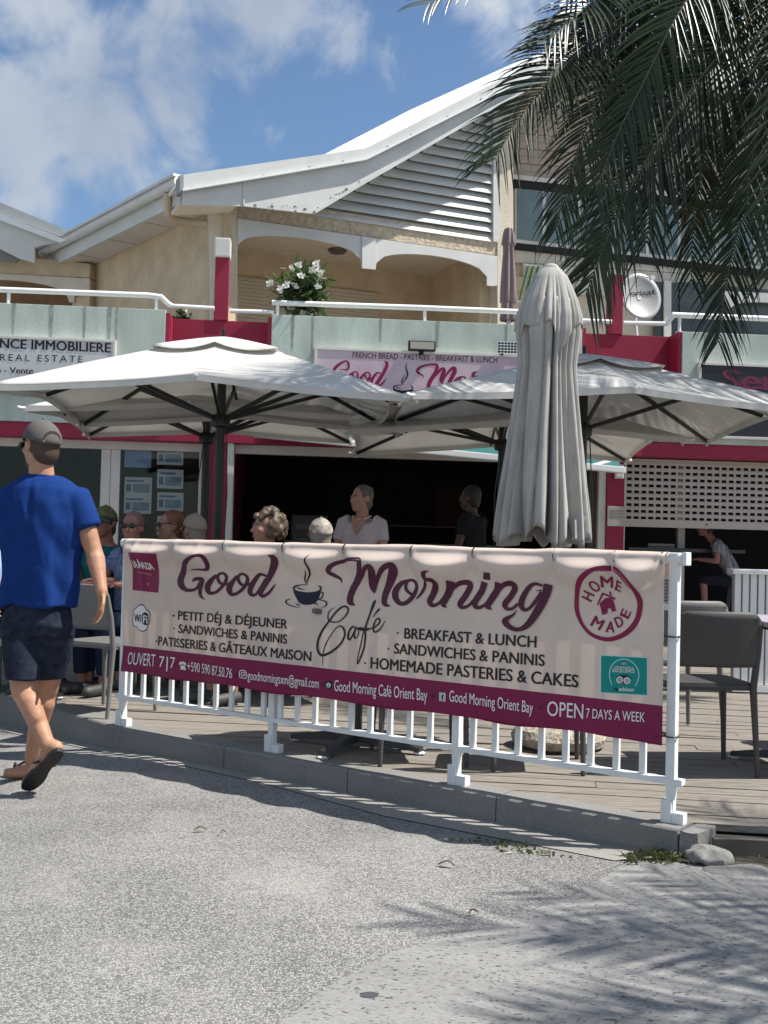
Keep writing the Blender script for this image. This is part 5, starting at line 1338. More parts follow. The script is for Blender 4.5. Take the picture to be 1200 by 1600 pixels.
VIS = [  # paths of the fronds that hang into the picture: (x, y, depth)
 ([(1290,-200,7.0),(1160,-120,6.9),(1040,-40,6.9),(960,30,6.95),(877,109,6.3),(815,180,6.1),(772,250,6.0)], .66, 74, .50, None),
 ([(1290,-200,7.0),(1225,-90,6.7),(1180,0,6.55),(1129,79,6.45),(1080,139,6.4),(1035,210,6.35),(990,285,6.3),(950,370,6.3),(915,460,6.3)], .74, 84, .50, None),
 ([(1290,-200,7.0),(1255,-60,7.1),(1220,90,7.2),(1190,221,7.2),(1168,300,7.2),(1148,380,7.2),(1132,455,7.2),(1122,535,7.2)], .62, 76, .55, None),
 ([(1290,-200,7.0),(1200,-60,7.5),(1140,80,7.7),(1105,210,7.7),(1085,320,7.7),(1082,370,7.7),(1080,440,7.7)], .52, 54, .5, None),
 ([(1290,-200,7.0),(1270,-20,6.3),(1245,140,6.1),(1225,280,6.0),(1214,350,6.0),(1206,430,6.0)], .60, 46, .55, None),
 ([(1290,-200,7.0),(1150,-90,7.6),(1050,-10,7.9),(985,80,8.0),(930,170,8.0),(893,260,8.0),(868,360,8.0)], .66, 66, .65, None),
 ([(1290,-200,7.0),(1130,-150,6.6),(960,-95,6.4),(820,-50,5.6),(715,-15,5.4),(668,8,5.3)], .42, 50, .35, None),
 ([(1290,-200,7.0),(1190,-130,6.4),(1110,-50,6.1),(1055,30,6.0),(1010,120,6.0),(965,210,6.0),(930,300,6.0)], .58, 64, .6, None),
 ([(1290,-200,7.0),(1210,-140,7.3),(1120,-70,7.5),(1040,20,7.6),(1000,120,7.6),(975,220,7.6)], .62, 60, .7, None),
 ([(1290,-200,7.0),(1280,-60,7.6),(1262,80,8.0),(1245,200,8.2),(1238,330,8.3)], .7, 60, .6, None),
 ([(1290,-200,7.0),(1225,-110,7.3),(1170,0,7.5),(1130,120,7.5),(1100,240,7.5),(1085,360,7.5)], .50, 50, .7, M_PALMDRY),
 ([(1290,-200,7.0),(1130,-130,7.2),(1020,-60,7.3),(930,0,6.3),(850,70,6.0)], .55, 56, .5, None),
 ([(1290,-200,7.0),(1200,-90,7.1),(1110,10,7.2),(1040,110,7.2),(990,210,7.2),(955,320,7.2),(935,410,7.2)], .60, 64, .65, None),
 ([(1290,-200,7.0),(1170,-160,6.8),(1060,-90,6.7),(980,-20,6.7),(920,60,6.6),(880,150,6.6)], .60, 60, .55, None),
 ([(1290,-200,7.0),(1270,-110,6.9),(1240,0,6.8),(1210,110,6.7),(1180,220,6.7),(1165,330,6.7)], .70, 64, .55, None),
 ([(1290,-200,7.0),(1200,-170,7.2),(1100,-110,7.4),(1020,-40,7.5),(965,40,7.5),(925,130,7.5)], .60, 56, .6, None),
 ([(1290,-200,7.0),(1220,-110,6.8),(1150,-30,6.6),(1095,60,6.5),(1055,160,6.5),(1025,270,6.5),(1010,380,6.5)], .58, 64, .62, None),
]
for i, (pp, ll, nn, hg, mm) in enumerate(VIS):
    frond(PALM, [tuple(P(x, y, d*DS)) for x, y, d in pp], ll*DS, int(nn*1.5), i+1, mm or M_PALM, hg*.8, width=.024, nref=(random.Random(i).uniform(-.5, .5), -1, random.Random(i+50).uniform(.1, .9)))
def spray(root, c, az, elev, L_, seed, droop=1.3, llen=.6, n=44, hang=.4):
    c = Vector(c); d = Vector((math.cos(R(az))*math.cos(R(elev)), math.sin(R(az))*math.cos(R(elev)), math.sin(R(elev)))); p = c.copy(); ps = [tuple(p)]
    for k in range(8): d = (d+Vector((0, 0, -droop*.13))).normalized(); p = p+d*(L_/8); ps.append(tuple(p))
    frond(root, ps, llen, n, seed, M_PALM, hang)
for i, (az, el, L_) in enumerate(((10, 45, 3), (50, 50, 2.8), (-20, 30, 2.8), (95, 55, 2.7), (-60, 45, 2.8), (140, 65, 2.6), (-120, 62, 2.4), (75, 20, 2.6))): spray(PALM, CR, az, el, L_*1.15, 40+i, llen=.75, n=56)
for i, (az, el, L_) in enumerate(((5, 8, 3.2), (-25, 5, 3.0), (28, 6, 3.2), (-48, 12, 3.0), (50, 14, 3.0), (15, -12, 2.8), (-12, -15, 2.8))): spray(PALM, CR, az, el, L_, 140+i, 1.5, .8, 60)
# second palm, standing to the right of the street: its shade lies on the ground in front
C2 = (5.15, 3.0, 3.7)
PALM2 = palm('coconut palm to the right of the street, shading the concrete apron', (5.3, 2.95, 0), C2, 2)
for i, (az, el, L_) in enumerate(((178, 18, 2.2), (150, 32, 2.2), (205, 25, 2.1), (128, 40, 2.2), (232, 30, 2.2), (168, 58, 2.3), (195, 60, 2.0), (260, 40, 2.2), (95, 40, 2.3), (290, 45, 2.2), (30, 40, 2.3), (-20, 40, 2.3), (60, 60, 2.2), (215, 5, 1.9), (188, 38, 2.5), (165, 8, 2.3), (185, 12, 2.4), (172, 30, 2.5), (140, 15, 2.3), (158, 45, 2.2))): spray(PALM2, C2, az, el, L_, 70+i, 1.1, .6, 30)

def leafy(name, label, cat, c, size, nleaf, leaf, seed, m, parent_pot=None, flowers=0):
    root = thing(name, label, cat, c); rnd = random.Random(seed); st = MB(); lf = MB(); b = Vector(c)
    tips = []
    for k in range(9):
        a = rnd.uniform(0, 6.28); r = rnd.uniform(.25, 1)*size[0]; t = b+Vector((r*math.cos(a), r*.6*math.sin(a), size[1]*rnd.uniform(.6, 1.0)))
        mid = b.lerp(t, .5)+Vector((rnd.uniform(-.04, .04), 0, .08)); st.tube([Vector(q) for q in crom([tuple(b), tuple(mid), tuple(t)], 4)], .01, 6); tips.append((t, mid))
    st.build('stem', mat('plant_stem', (.14, .12, .07), .8), root, True)
    for k in range(nleaf):
        t, mid = rnd.choice(tips); p = mid.lerp(t, rnd.random()**.6)+Vector((rnd.gauss(0, .05), rnd.gauss(0, .05), rnd.gauss(0, .05)))*(size[0]/.35)
        d = Vector((rnd.gauss(0, 1), rnd.gauss(0, .8), rnd.gauss(.0, .7))).normalized(); s = d.cross(Vector((rnd.gauss(0, .3), rnd.gauss(0, .3), 1))).normalized(); l = leaf*rnd.uniform(.6, 1.2); w = l*.17; nn = d.cross(s)
        lf.add([p, p+d*l*.35+s*w+nn*l*.05, p+d*l*.75+s*w*.7, p+d*l-nn*l*.12, p+d*l*.75-s*w*.7, p+d*l*.35-s*w+nn*l*.05], [(0, 1, 2, 3, 4, 5)])
    lf.build('foliage', m, root, fixn=False)
    for k in range(flowers):
        t, mid = tips[k % len(tips)]; p = t+Vector((rnd.gauss(0, .10), rnd.gauss(0, .05)-.08, rnd.uniform(-.22, .10))); mb = MB()
        for j in range(5):
            a = j*1.257+rnd.random(); d = Vector((math.cos(a), -.5, math.sin(a))).normalized(); s = d.cross(Vector((0, -1, .2))).normalized(); l = rnd.uniform(.04, .062)
            mb.add([p, p+d*l*.5+s*l*.4, p+d*l*1.0+s*l*.25, p+d*l*1.05-s*l*.2, p+d*l*.5-s*l*.4], [(0, 1, 2, 3, 4)])
        mb.ell(p+Vector((0, -.01, 0)), .014, .014, .014, 8, 6); mb.build('flower', mat('white_petal', (.82, .82, .76), .6, transl=.2), root, fixn=False)
    return root
pc = SP.hit(484, 500, .42)
rt = leafy('flowering_shrub', 'white flowered shrub in a pot behind the middle parapet', 'shrub', (pc.x, pc.y, 3.62), (.52, 1.10), 620, .19, 3, leafmat('shrub_leaf', (.11, .17, .05), (.035, .07, .02), .45, .25), flowers=30)
mb = MB(); mb.lathe([(.16, 2.78), (.23, 3.62), (.25, 3.62), (.25, 3.66), (.2, 3.66)], (pc.x, pc.y), 22); mb.build('pot', mat('terracotta', (.3, .12, .06), .8, var=.2), rt, True)
pc = SP.hit(282, 500, .62)
leafy('potted_plant', 'small green plant peeping over the left crimson recess', 'plant', (pc.x, pc.y, 3.75), (.16, .38), 110, .12, 6, leafmat('small_leaf', (.08, .12, .03), (.03, .05, .015)))
# weeds and rock at the end of the kerb
def weeds(label, pts, n, hgt, seed):
    rnd = random.Random(seed); mb = MB()
    for k in range(n):
        a, b = rnd.choice(list(zip(pts, pts[1:]))); f = rnd.random(); c = G(a[0]+(b[0]-a[0])*f, a[1]+(b[1]-a[1])*f, 0); c += Vector((rnd.gauss(0, .04), rnd.gauss(0, .03), 0)); c.z = 0
        d = Vector((rnd.gauss(0, .7), rnd.gauss(0, .7), 1)).normalized(); l = hgt*rnd.uniform(.4, 1.3); s = d.cross(Vector((rnd.random(), rnd.random(), .2))).normalized()*.003*rnd.uniform(.6, 1.8)
        m_ = c+d*l*.55; e = c+d*l+Vector((rnd.gauss(0, .02), rnd.gauss(0, .02), -l*.25)); mb.add([c-s, c+s, m_+s*1.2, e, m_-s*1.2], [(0, 1, 2, 3, 4)])
    o = mb.build('weeds', leafmat('weed_leaf', (.17, .18, .07), (.07, .08, .03)), fixn=False); tag(o, label, 'weeds', kind='stuff')
weeds('scrubby green weeds at the broken end of the kerb', [(1000, 1345), (1040, 1342), (1075, 1345)], 260, .05, 1)
weeds('scrubby green weeds below the deck edge at the right', [(1128, 1330), (1170, 1332), (1230, 1338), (1300, 1342)], 900, .06, 2)
weeds('dry wisps in the gutter joint by the kerb', [(730, 1312), (800, 1325), (880, 1340)], 60, .03, 3)
def soil():
    pts = [G(x, y, .008) for x, y in ((1062, 1345), (1090, 1350), (1140, 1352), (1300, 1368), (1300, 1310), (1120, 1306), (1100, 1312))]
    o = link_mesh('soil', slab_mesh('soil', pts, Vector((0, 0, .004))), mat('soil', (.075, .062, .045), 1, var=.6, vscale=25, bump=1, bscale=60)); o['kind'] = 'structure'
soil()
def rock():
    c = G(1106, 1352, 0); mb = MB(); mb.ell((0, 0, 0), .095, .07, .042, 34, 20); me = mb.mesh('rock')
    for v in me.vertices:
        q = v.co*9; v.co += v.co.normalized()*(.03*noise.noise(q*.8)+.020*noise.noise(q*2.3)+.008*noise.noise(q*5)); v.co.z = max(v.co.z, -.03)
    me.transform(Matrix.Translation(c+Vector((.0, .02, .025)))); o = link_mesh('rock', me, M_KERB); smooth_by_angle(me, 35); tag(o, 'rough grey rock lying against the end of the kerb', 'rock')
    mb = MB(); mb.ell((0, 0, 0), .15, .06, .022, 30, 12); me = mb.mesh('slab'); c = G(1160, 1366, 0)
    for v in me.vertices: v.co += Vector((1, 1, .3))*.03*noise.noise(v.co*8); v.co.z = max(v.co.z, -.02)
    me.transform(Matrix.Translation(c+Vector((0, .03, .0)))); o = link_mesh('stone_slab', me, M_KERB); smooth_by_angle(me, 35); tag(o, 'flat grey stone slab beside the rock at the right edge', 'rock')
rock()

# litter on the road
def litter(px, py, l_, rz, label, name='dead_leaf'):
    c = G(px, py, .0); rnd = random.Random(px); vs = []; n = 7; l = l_*.6
    for i in range(n):
        f = i/(n-1); w = l*.13*math.sin(math.pi*min(1, .12+f*.88))+.001; z = .006+.012*math.sin(f*3)+.004*rnd.random(); y = l*.12*math.sin(f*2.5)
        for s in (-1, 0, 1):
            x0, y0 = (f-.5)*l, y+s*w; vs.append((c.x+x0*math.cos(rz)-y0*math.sin(rz), c.y+x0*math.sin(rz)+y0*math.cos(rz), z+abs(s)*.004))
    fs = [(3*i+k, 3*i+k+1, 3*i+k+4, 3*i+k+3) for i in range(n-1) for k in range(2)]
    o = MB().add(vs, fs).build(name, mat('dry_leaf', (.13, .10, .06), .8, var=.4, vscale=30), fixn=False); o.modifiers.new('t', 'SOLIDIFY').thickness = .0015; tag(o, label, 'dead leaf', 'dead leaves on the road')
for a in ((313, 1301, .09, .2, 'curled dead leaf alone on the road below the left fence post'), (348, 1306, .05, .9, 'tiny dry leaf just right of the curled one on the road'), (697, 1356, .11, -.5, 'long thin dead leaf on the road below the middle of the fence'), (740, 1432, .06, .3, 'small brown leaf at the tip of the palm shade')): litter(*a)
def spot():
    pts = [G(577+15*math.cos(k*.52)*(1+.2*math.sin(k*3)), 1554+5*math.sin(k*.52), .0055) for k in range(12)]
    b = bmesh.new(); b.faces.new([b.verts.new(q) for q in pts]); bmesh.ops.recalc_face_normals(b, faces=b.faces[:]); me = bpy.data.meshes.new('tar_spot'); b.to_mesh(me); b.free(); o = link_mesh('tar_spot', me, mat('tar', (.06, .065, .07), .6)); o['kind'] = 'structure'
spot()
# ------------------------------------------------------------------ chairs and tables
M_CHAIR = mat('grey_resin', (.062, .060, .060), .5, var=.1, vscale=4, spec=.4)
M_CHAIRL = mat('pale_resin', (.16, .157, .15), .45, var=.08, vscale=4, spec=.4)
M_TBASE = mat('table_iron', (.03, .03, .032), .4)
def rr_panel(w, h, r, th, n=5):
    """rounded board in the xz plane, centred, thickness th along y"""
    pts = []
    for cx, cz, a0 in ((w/2-r, h/2-r, 0), (-w/2+r, h/2-r, 90), (-w/2+r, -h/2+r, 180), (w/2-r, -h/2+r, 270)):
        for k in range(n+1): a = R(a0+90*k/n); pts.append((cx+r*math.cos(a), cz+r*math.sin(a)))
    return pts
def make_chair(m, label):
    root = thing('cafe_chair', label, 'chair', (0, 0, 0), 0, 'resin cafe chairs on the deck')
    # seat: dished rounded slab
    bm = bmesh.new(); pts = rr_panel(.44, .43, .07, 0); vs = [bm.verts.new((x, y+.0, .445)) for x, y in pts]; f = bm.faces.new(vs)
    r = bmesh.ops.extrude_face_region(bm, geom=[f]); bmesh.ops.translate(bm, vec=(0, 0, -.028), verts=[v for v in r['geom'] if isinstance(v, bmesh.types.BMVert)])
    bmesh.ops.bevel(bm, geom=[e for e in bm.edges if e.is_manifold and e.calc_face_angle(0) > .9], offset=.009, segments=2, affect='EDGES'); bmesh.ops.recalc_face_normals(bm, faces=bm.faces)
    me = bpy.data.meshes.new('seat'); bm.to_mesh(me); bm.free(); o = link_mesh('seat', me, m, root); smooth_by_angle(me, 40)
    # backrest: bent panel
    nx, nz = 16, 8; vs = []; w, h = .43, .27
    for j in range(nz+1):
        for i in range(nx+1):
            x = (i/nx-.5)*w; z = (j/nz-.5)*h
            # rounded upper corners
            if z > h/2-.07 and abs(x) > w/2-.07:
                dx, dz = abs(x)-(w/2-.07), z-(h/2-.07); l = math.hypot(dx, dz)
                if l > .07: x = math.copysign(w/2-.07+dx*.07/l, x); z = h/2-.07+dz*.07/l
            y = -.225-.05*(j/nz)-.035*(1-(x/(w/2))**2)
            vs.append((x, y, .665+z))
    fs = [(j*(nx+1)+i, j*(nx+1)+i+1, (j+1)*(nx+1)+i+1, (j+1)*(nx+1)+i) for j in range(nz) for i in range(nx)]
    o = MB().add(vs, fs).build('backrest', m, root, True); o.data.polygons.foreach_set('use_smooth', [True]*len(o.data.polygons)); md = o.modifiers.new('t', 'SOLIDIFY'); md.thickness = .016; md.offset = 0
    for sx in (-1, 1):
        mb = MB(); mb.tube([(sx*.215, .20, 0), (sx*.200, .185, .43)], .016, 10, rs=[.012, .018]); mb.build('leg', m, root, True)
        mb = MB(); mb.tube([(sx*.215, -.245, 0), (sx*.205, -.20, .42), (sx*.212, -.235, .60), (sx*.21, -.27, .74)], .016, 10, rs=[.012, .018, .016, .012]); mb.build('leg', m, root, True)
    mb = MB(); mb.bar((-.2, -.19, .425), (.2, -.19, .425), .02, .03).bar((-.2, .18, .418), (.2, .18, .418), .02, .025).bar((-.2, -.19, .422), (-.2, .18, .422), .02, .025).bar((.2, -.19, .422), (.2, .18, .422), .02, .025); mb.build('seat_frame', m, root)
    return root
CH_D = make_chair(M_CHAIR, 'x'); CH_P = make_chair(M_CHAIRL, 'x'); _used = set()
def chair(x, y, face, label, pale=False):
    """face: heading of the sitter in degrees from +Y towards -X"""
    src = CH_P if pale else CH_D
    c = src if src.name not in _used else copy_tree(src)
    _used.add(src.name); c.location = (x, y, DECK+.001); c.rotation_euler = (0, 0, R(face)); c['label'] = label; return c
chair(1.62, 5.72, 4, 'dark grey resin chair seen from behind, right of the banner post')
chair(.20, 5.78, 6, 'dark grey resin chair behind the middle of the banner at the left round legged table')
chair(.80, 5.68, -6, 'dark grey resin chair behind the banner left of the stone foot')
chair(-1.70, 7.05, -28, 'grey resin chair behind the walking man, its back to the left', True)
chair(1.78, 6.85, 12, 'pale resin chair whose rounded back shows behind the banner post', True)
chair(2.62, 6.35, 100, 'pale resin chair at the far side of the striped table, right edge', True)
chair(-2.45, 6.75, -20, 'dark grey resin chair in the shade left of the walking man')
def table(x, y, rz, label, striped=False):
    root = thing('cafe_table', label, 'table', (x, y, DECK), 0, 'pedestal tables on the deck')
    m = mat('striped_top', (.60, .57, .60), .35, col2=(.26, .22, .33), vscale=2.0, stretch=(1, 26, 1)) if striped else mat('dark_top', (.10, .095, .09), .4, var=.2)
    a = R(rz); dx, dy = Vector((math.cos(a), math.sin(a), 0)), Vector((-math.sin(a), math.cos(a), 0)); up = Vector((0, 0, 1)); c = Vector((x, y, DECK))
    mb = MB(); mb.obox(c+up*.745, dx, dy, up, .35, .35, .013); mb.build('table_top', m, root, bevel=.008)
    mb = MB(); mb.obox(c+up*.722, dx, dy, up, .30, .30, .009); mb.build('top_frame', M_TBASE, root)
    mb = MB(); mb.tube([c+up*.06, c+up*.712], .032, 14); mb.build('pedestal', M_TBASE, root, True)
    for k in range(4):
        d = dx*math.cos(k*math.pi/2+math.pi/4)+dy*math.sin(k*math.pi/2+math.pi/4)
        mb = MB(); s = d.cross(up); vs = []
        for f, w, z0, z1 in ((0, .035, .035, .085), (.4, .03, .03, .075), (.8, .026, .018, .05), (1, .03, .012, .034)):
            p = c+d*(.38*f); vs += [p+s*w+up*z0, p-s*w+up*z0, p-s*w*.7+up*z1, p+s*w*.7+up*z1]
        fs = [(0, 1, 2, 3), (15, 14, 13, 12)]+[(4*i+q, 4*i+(q+1) % 4, 4*i+4+(q+1) % 4, 4*i+4+q) for i in range(3) for q in range(4)]
        ar = mb.add(vs, fs).build('base_arm', M_TBASE, root, bevel=.004)
        mb = MB(); p = c+d*.37; mb.lathe([(.026, DECK), (.032, DECK+.008), (.026, DECK+.013)], (p.x, p.y), 14); g_ = mb.build('glide', M_METALW, None, True); g_.parent = ar; g_.data.transform(Matrix.Translation(-root.location))
    return root
table(-.12, 6.02, 20, 'dark pedestal table behind the left half of the banner')
table(2.18, 5.75, 6, 'striped topped pedestal table at the right edge', True)
table(-2.45, 7.75, 10, 'dark pedestal table among the guests behind the walking man')
table(-.95, 8.35, 10, 'dark pedestal table beside the curly haired guest')
# slatted white planter screen at the right
def screen():
    p = P(1146, 1080, 8.8); p.z = DECK; root = thing('slatted_screen', 'white slatted screen with a flat cap on the deck at the right', 'screen', p)
    w = 1.9; h = P(1146, 889, 8.8).z-DECK; mb = MB(); k = 0
    while k*.062 < w: mb.box(p.x+k*.062, p.x+k*.062+.046, p.y, p.y+.02, DECK+.06, DECK+h-.04); k += 1
    mb.build('slats', M_METALW, root); MB().box(p.x-.03, p.x+w, p.y-.04, p.y+.12, DECK+h-.04, DECK+h).build('cap', M_METALW, root, bevel=.008)
    MB().box(p.x-.01, p.x+w, p.y+.022, p.y+.05, DECK+.005, DECK+h-.045).build('backing', mat('screen_back', (.32, .32, .30), .7), root); MB().box(p.x-.01, p.x+w, p.y-.015, p.y+.021, DECK+.005, DECK+.055).build('bottom_rail', M_METALW, root)
screen()
# ------------------------------------------------------------------ people
def organic(name, mb, m, parent, voxel=.009, smooth=4, disp=None):
    """join overlapping solids into one continuous skin"""
    me = mb.mesh(name); bm = bmesh.new(); bm.from_mesh(me); bmesh.ops.recalc_face_normals(bm, faces=bm.faces); bm.to_mesh(me); bm.free()
    ob = bpy.data.objects.new(name, me); COL.objects.link(ob)
    md = ob.modifiers.new('r', 'REMESH'); md.mode = 'VOXEL'; md.voxel_size = voxel; md.use_smooth_shade = True
    bpy.context.view_layer.update()
    me2 = bpy.data.meshes.new_from_object(ob.evaluated_get(bpy.context.evaluated_depsgraph_get())); me2.name = name
    bpy.data.objects.remove(ob); bpy.data.meshes.remove(me)
    bm = bmesh.new(); bm.from_mesh(me2)
    for _ in range(smooth): bmesh.ops.smooth_vert(bm, verts=bm.verts, factor=.5, use_axis_x=True, use_axis_y=True, use_axis_z=True)
    if disp:
        bm.normal_update(); mv = [(v, v.normal*disp(v.co)) for v in bm.verts]
        for v, d in mv: v.co += d
    bm.to_mesh(me2); bm.free(); me2.materials.clear()
    o = link_mesh(name, me2, m, parent); me2.polygons.foreach_set('use_smooth', [True]*len(me2.polygons)); return o
def cap_(mb, a, b, ra, rb, n=12, flat=False, sq=1.0):
    """tapered limb with round (or flat) ends"""
    a, b = Vector(a), Vector(b)
    if flat: return mb.tube([a, a.lerp(b, .5), b], ra, n, rs=[ra, (ra+rb)/2, rb])
    d = (b-a).normalized(); pts, rs = [], []
    for k in (-90, -60, -30): pts.append(a+d*ra*math.sin(R(k))*.98); rs.append(max(.001, ra*math.cos(R(k))))
    for f in (0, .33, .66, 1): pts.append(a.lerp(b, f)); rs.append(ra+(rb-ra)*f)
    for k in (30, 60, 90): pts.append(b+d*rb*math.sin(R(k))*.98); rs.append(max(.001, rb*math.cos(R(k))))
    return mb.tube(pts, ra, n, rs=rs)
def loft(mb, rings, n=20):
    b = len(mb.v)
    for c, ax, ay in rings:
        for k in range(n): a = 2*math.pi*k/n; mb.v.append(tuple(c+ax*math.cos(a)+ay*math.sin(a)))
    for i in range(len(rings)-1):
        for k in range(n): k2 = (k+1) % n; mb.f.append((b+i*n+k, b+i*n+k2, b+(i+1)*n+k2, b+(i+1)*n+k))
    mb.f.append(tuple(b+k for k in reversed(range(n)))); mb.f.append(tuple(b+(len(rings)-1)*n+k for k in range(n))); return mb
def head(mb, h, f, u, s=1.0, nose=1.0):
    """skull, face and ears round the head centre h, looking along f"""
    f = f.normalized(); r = f.cross(u).normalized(); u = r.cross(f).normalized(); M = Matrix((r, f, u)).transposed()
    E = lambda x, y, z, a, b, c: mb.ell(h+r*(x*s)+f*(y*s)+u*(z*s), a*s, b*s, c*s, 16, 10, M)
    E(0, -.012, .03, .075, .094, .088); E(0, .02, -.03, .064, .074, .085); E(0, .055, -.085, .036, .032, .03)
    E(0, .078, .018, .05, .016, .014)                        # brow
    cap_(mb, h+f*.082*s+u*.012*s, h+f*.108*s*nose-u*.024*s, .009*s, .0145*s, 8)
    E(0, .092, -.030, .018, .013, .010); E(0, .084, -.058, .026, .012, .009); E(0, .083, -.068, .022, .012, .008)
    for x in (-1, 1): E(x*.040, .062, -.018, .024, .022, .022); E(x*.077, -.012, -.004, .010, .022, .034)
    return r, f, u
def hand(mb, w, d, pn, side, s=1.0, curl=.5):
    """palm and five fingers; d points to the finger tips, pn out of the palm"""
    d = d.normalized(); t = d.cross(pn).normalized()*side; pn = t.cross(d).normalized()*(1 if t.cross(d).dot(pn) > 0 else -1)
    M = Matrix((t, d, pn)).transposed()
    mb.ell(w+d*.045*s, .040*s, .055*s, .016*s, 12, 8, M)
    for i, (off, L_) in enumerate(((.030, .074), (.010, .084), (-.011, .078), (-.031, .060))):
        p = w+d*.080*s+t*off*s; dd = d.copy(); r0 = .0088*s
        for k, fr in enumerate((.45, .31, .24)):
            a = curl*(.45+.35*k)*(1+.08*i); dd2 = (dd*math.cos(a)+pn*math.sin(a)).normalized(); q = p+dd2*L_*fr*s; cap_(mb, p, q, r0, r0*.9, 8); p, dd, r0 = q, dd2, r0*.9
            pn_ = pn
    p = w+d*.02*s+t*.032*s; q = p+(d*.7+t*.65+pn*.25).normalized()*.045*s; cap_(mb, p, q, .012*s, .0105*s, 8); cap_(mb, q, q+(d*.9+t*.1+pn*.35).normalized()*.034*s, .0105*s, .008*s, 8)
SKINS = {}
def skin(name, c):
    c = tuple(x*(.72 if name in ('ruddy', 'fair', 'pinkish') else 1) for x in c)
    return mat('skin_'+name, c, .5, var=.20, vscale=14, spec=.35, bump=.12, bscale=140, fine=.06)
def cloth(name, c, **k): return mat('cloth_'+name, c, .9, var=k.pop('var', .12), vscale=k.pop('vscale', 7), spec=.1, bump=k.pop('bump', .1), bscale=k.pop('bscale', 150), **k)
def hairshell(mb, h, r, f, u, s=1.0, back=.0, curly=False, seed=0, low=-.03, vol=1.0):
    M = Matrix((r, f, u)).transposed()
    if curly:
        rnd = random.Random(seed)
        for k in range(150):
            th = rnd.uniform(0, 2*math.pi); z = rnd.uniform(-.75, 1); q = math.sqrt(max(0, 1-z*z)); v = Vector((math.cos(th)*q, math.sin(th)*q, z))
            if v.y > .35 and z < .45: continue
            p = h+r*(v.x*.108*s)+f*(v.y*.118*s-.03*s)+u*(v.z*.118*s+.015*s); mb.ell(p, .026*s*rnd.uniform(.6, 1.2), .024*s, .03*s*rnd.uniform(.6, 1.2), 8, 6)
    else:
        mb.ell(h+f*(-.022*s)+u*(.036*s), .082*s*vol, .094*s*vol, .092*s*vol, 18, 12, M); mb.ell(h+f*(-.05*s)+u*(low*s), .068*s, .055*s, .07*s, 16, 10, M)
def baseball_cap(root, h, r, f, u, m, s=1.0, billm=None):
    """a dome cut off above the ears and a curved bill"""
    M = Matrix((r, f, u)).transposed(); n, k = 28, 9; vs = []
    for j in range(k+1):
        ph = R(90*j/k)
        for i in range(n):
            a = 2*math.pi*i/n; q = Vector((math.cos(a)*math.cos(ph)*.088, math.sin(a)*math.cos(ph)*.104, math.sin(ph)*.098))
            # the dome dips at the back
            z0 = .028-.030*max(0, -math.sin(a))*(1-j/k)
            vs.append(h+M @ Vector((q.x*s, (q.y-.012)*s, (q.z+z0)*s)))
    o = MB().add(vs, [(j*n+i, j*n+(i+1) % n, (j+1)*n+(i+1) % n, (j+1)*n+i) for j in range(k) for i in range(n)]).build('cap', m, root, True)
    o.data.polygons.foreach_set('use_smooth', [True]*len(o.data.polygons)); o.modifiers.new('t', 'SOLIDIFY').thickness = .004
    vs = []; nb = 14
    for j in range(6):
        for i in range(nb+1):
            a = math.pi*(.14+.72*i/nb); e = .088+(.075*math.sin((i/nb)*math.pi)**.6)*j/5
            x = math.cos(a)*.086*(1+.03*j/5); y = math.sin(a)*(.100+.072*(j/5))-.012; z = .030-.016*(j/5)-.02*(abs(x)/.086)**2*(.4+.6*j/5)
            vs.append(h+M @ Vector((x*s, y*s, z*s)))
    bl = MB().add(vs, [(j*(nb+1)+i, j*(nb+1)+i+1, (j+1)*(nb+1)+i+1, (j+1)*(nb+1)+i) for j in range(5) for i in range(nb)]).build('bill', billm or m, None, True)
    bl.data.polygons.foreach_set('use_smooth', [True]*len(bl.data.polygons)); bl.modifiers.new('t', 'SOLIDIFY').thickness = .005; bl.parent = o; bl.data.transform(Matrix.Translation(-root.location))
    mb = MB(); mb.ell(h+M @ Vector((0, -.012*s, .128*s)), .008, .008, .005, 8, 6); bt = mb.build('button', m, None, True); bt.parent = o; bt.data.transform(Matrix.Translation(-root.location))
    return o, M
def sunglasses(root, h, r, f, u, m, s=1.0):
    M = Matrix((r, f, u)).transposed(); mb = MB()
    for x in (-1, 1):
        mb.ell(h+M @ Vector((x*.034*s, .098*s, .012*s)), .029*s, .008*s, .021*s, 14, 8, M)
        mb.tube([h+M @ Vector((x*.062*s, .088*s, .018*s)), h+M @ Vector((x*.080*s, .04*s, .018*s)), h+M @ Vector((x*.083*s, -.02*s, .012*s))], .0035*s, 6)
    mb.tube([h+M @ Vector((-.01*s, .103*s, .016*s)), h+M @ Vector((.01*s, .103*s, .016*s))], .004*s, 6)
    return mb.build('sunglasses', m, root, True)
def face_bits(root, h, r, f, u, s=1.0, hairm=None):
    M = Matrix((r, f, u)).transposed(); q = lambda x, y, z: h+M @ Vector((x*s, y*s, z*s))
    for x in (-1, 1):
        MB().ell(q(x*.032, .0835, .006), .012*s, .006*s, .0055*s, 12, 8, M).build('eye', mat('eye_white', (.6, .58, .55), .3), root, True)
        MB().ell(q(x*.032, .0885, .006), .0055*s, .003*s, .0055*s, 10, 6, M).build('iris', mat('iris_dark', (.03, .02, .015), .2), root, True)
        mb = MB(); mb.tube([q(x*.016, .0935, .022), q(x*.034, .0925, .027), q(x*.050, .080, .021)], .0035*s, 6); mb.build('eyebrow', hairm or mat('brow', (.06, .04, .025), .8), root, True)
    mb = MB(); mb.ell(q(0, .0935, -.062), .020*s, .006*s, .0065*s, 12, 8, M); mb.build('lips', mat('lips', (.33, .12, .10), .5), root, True)

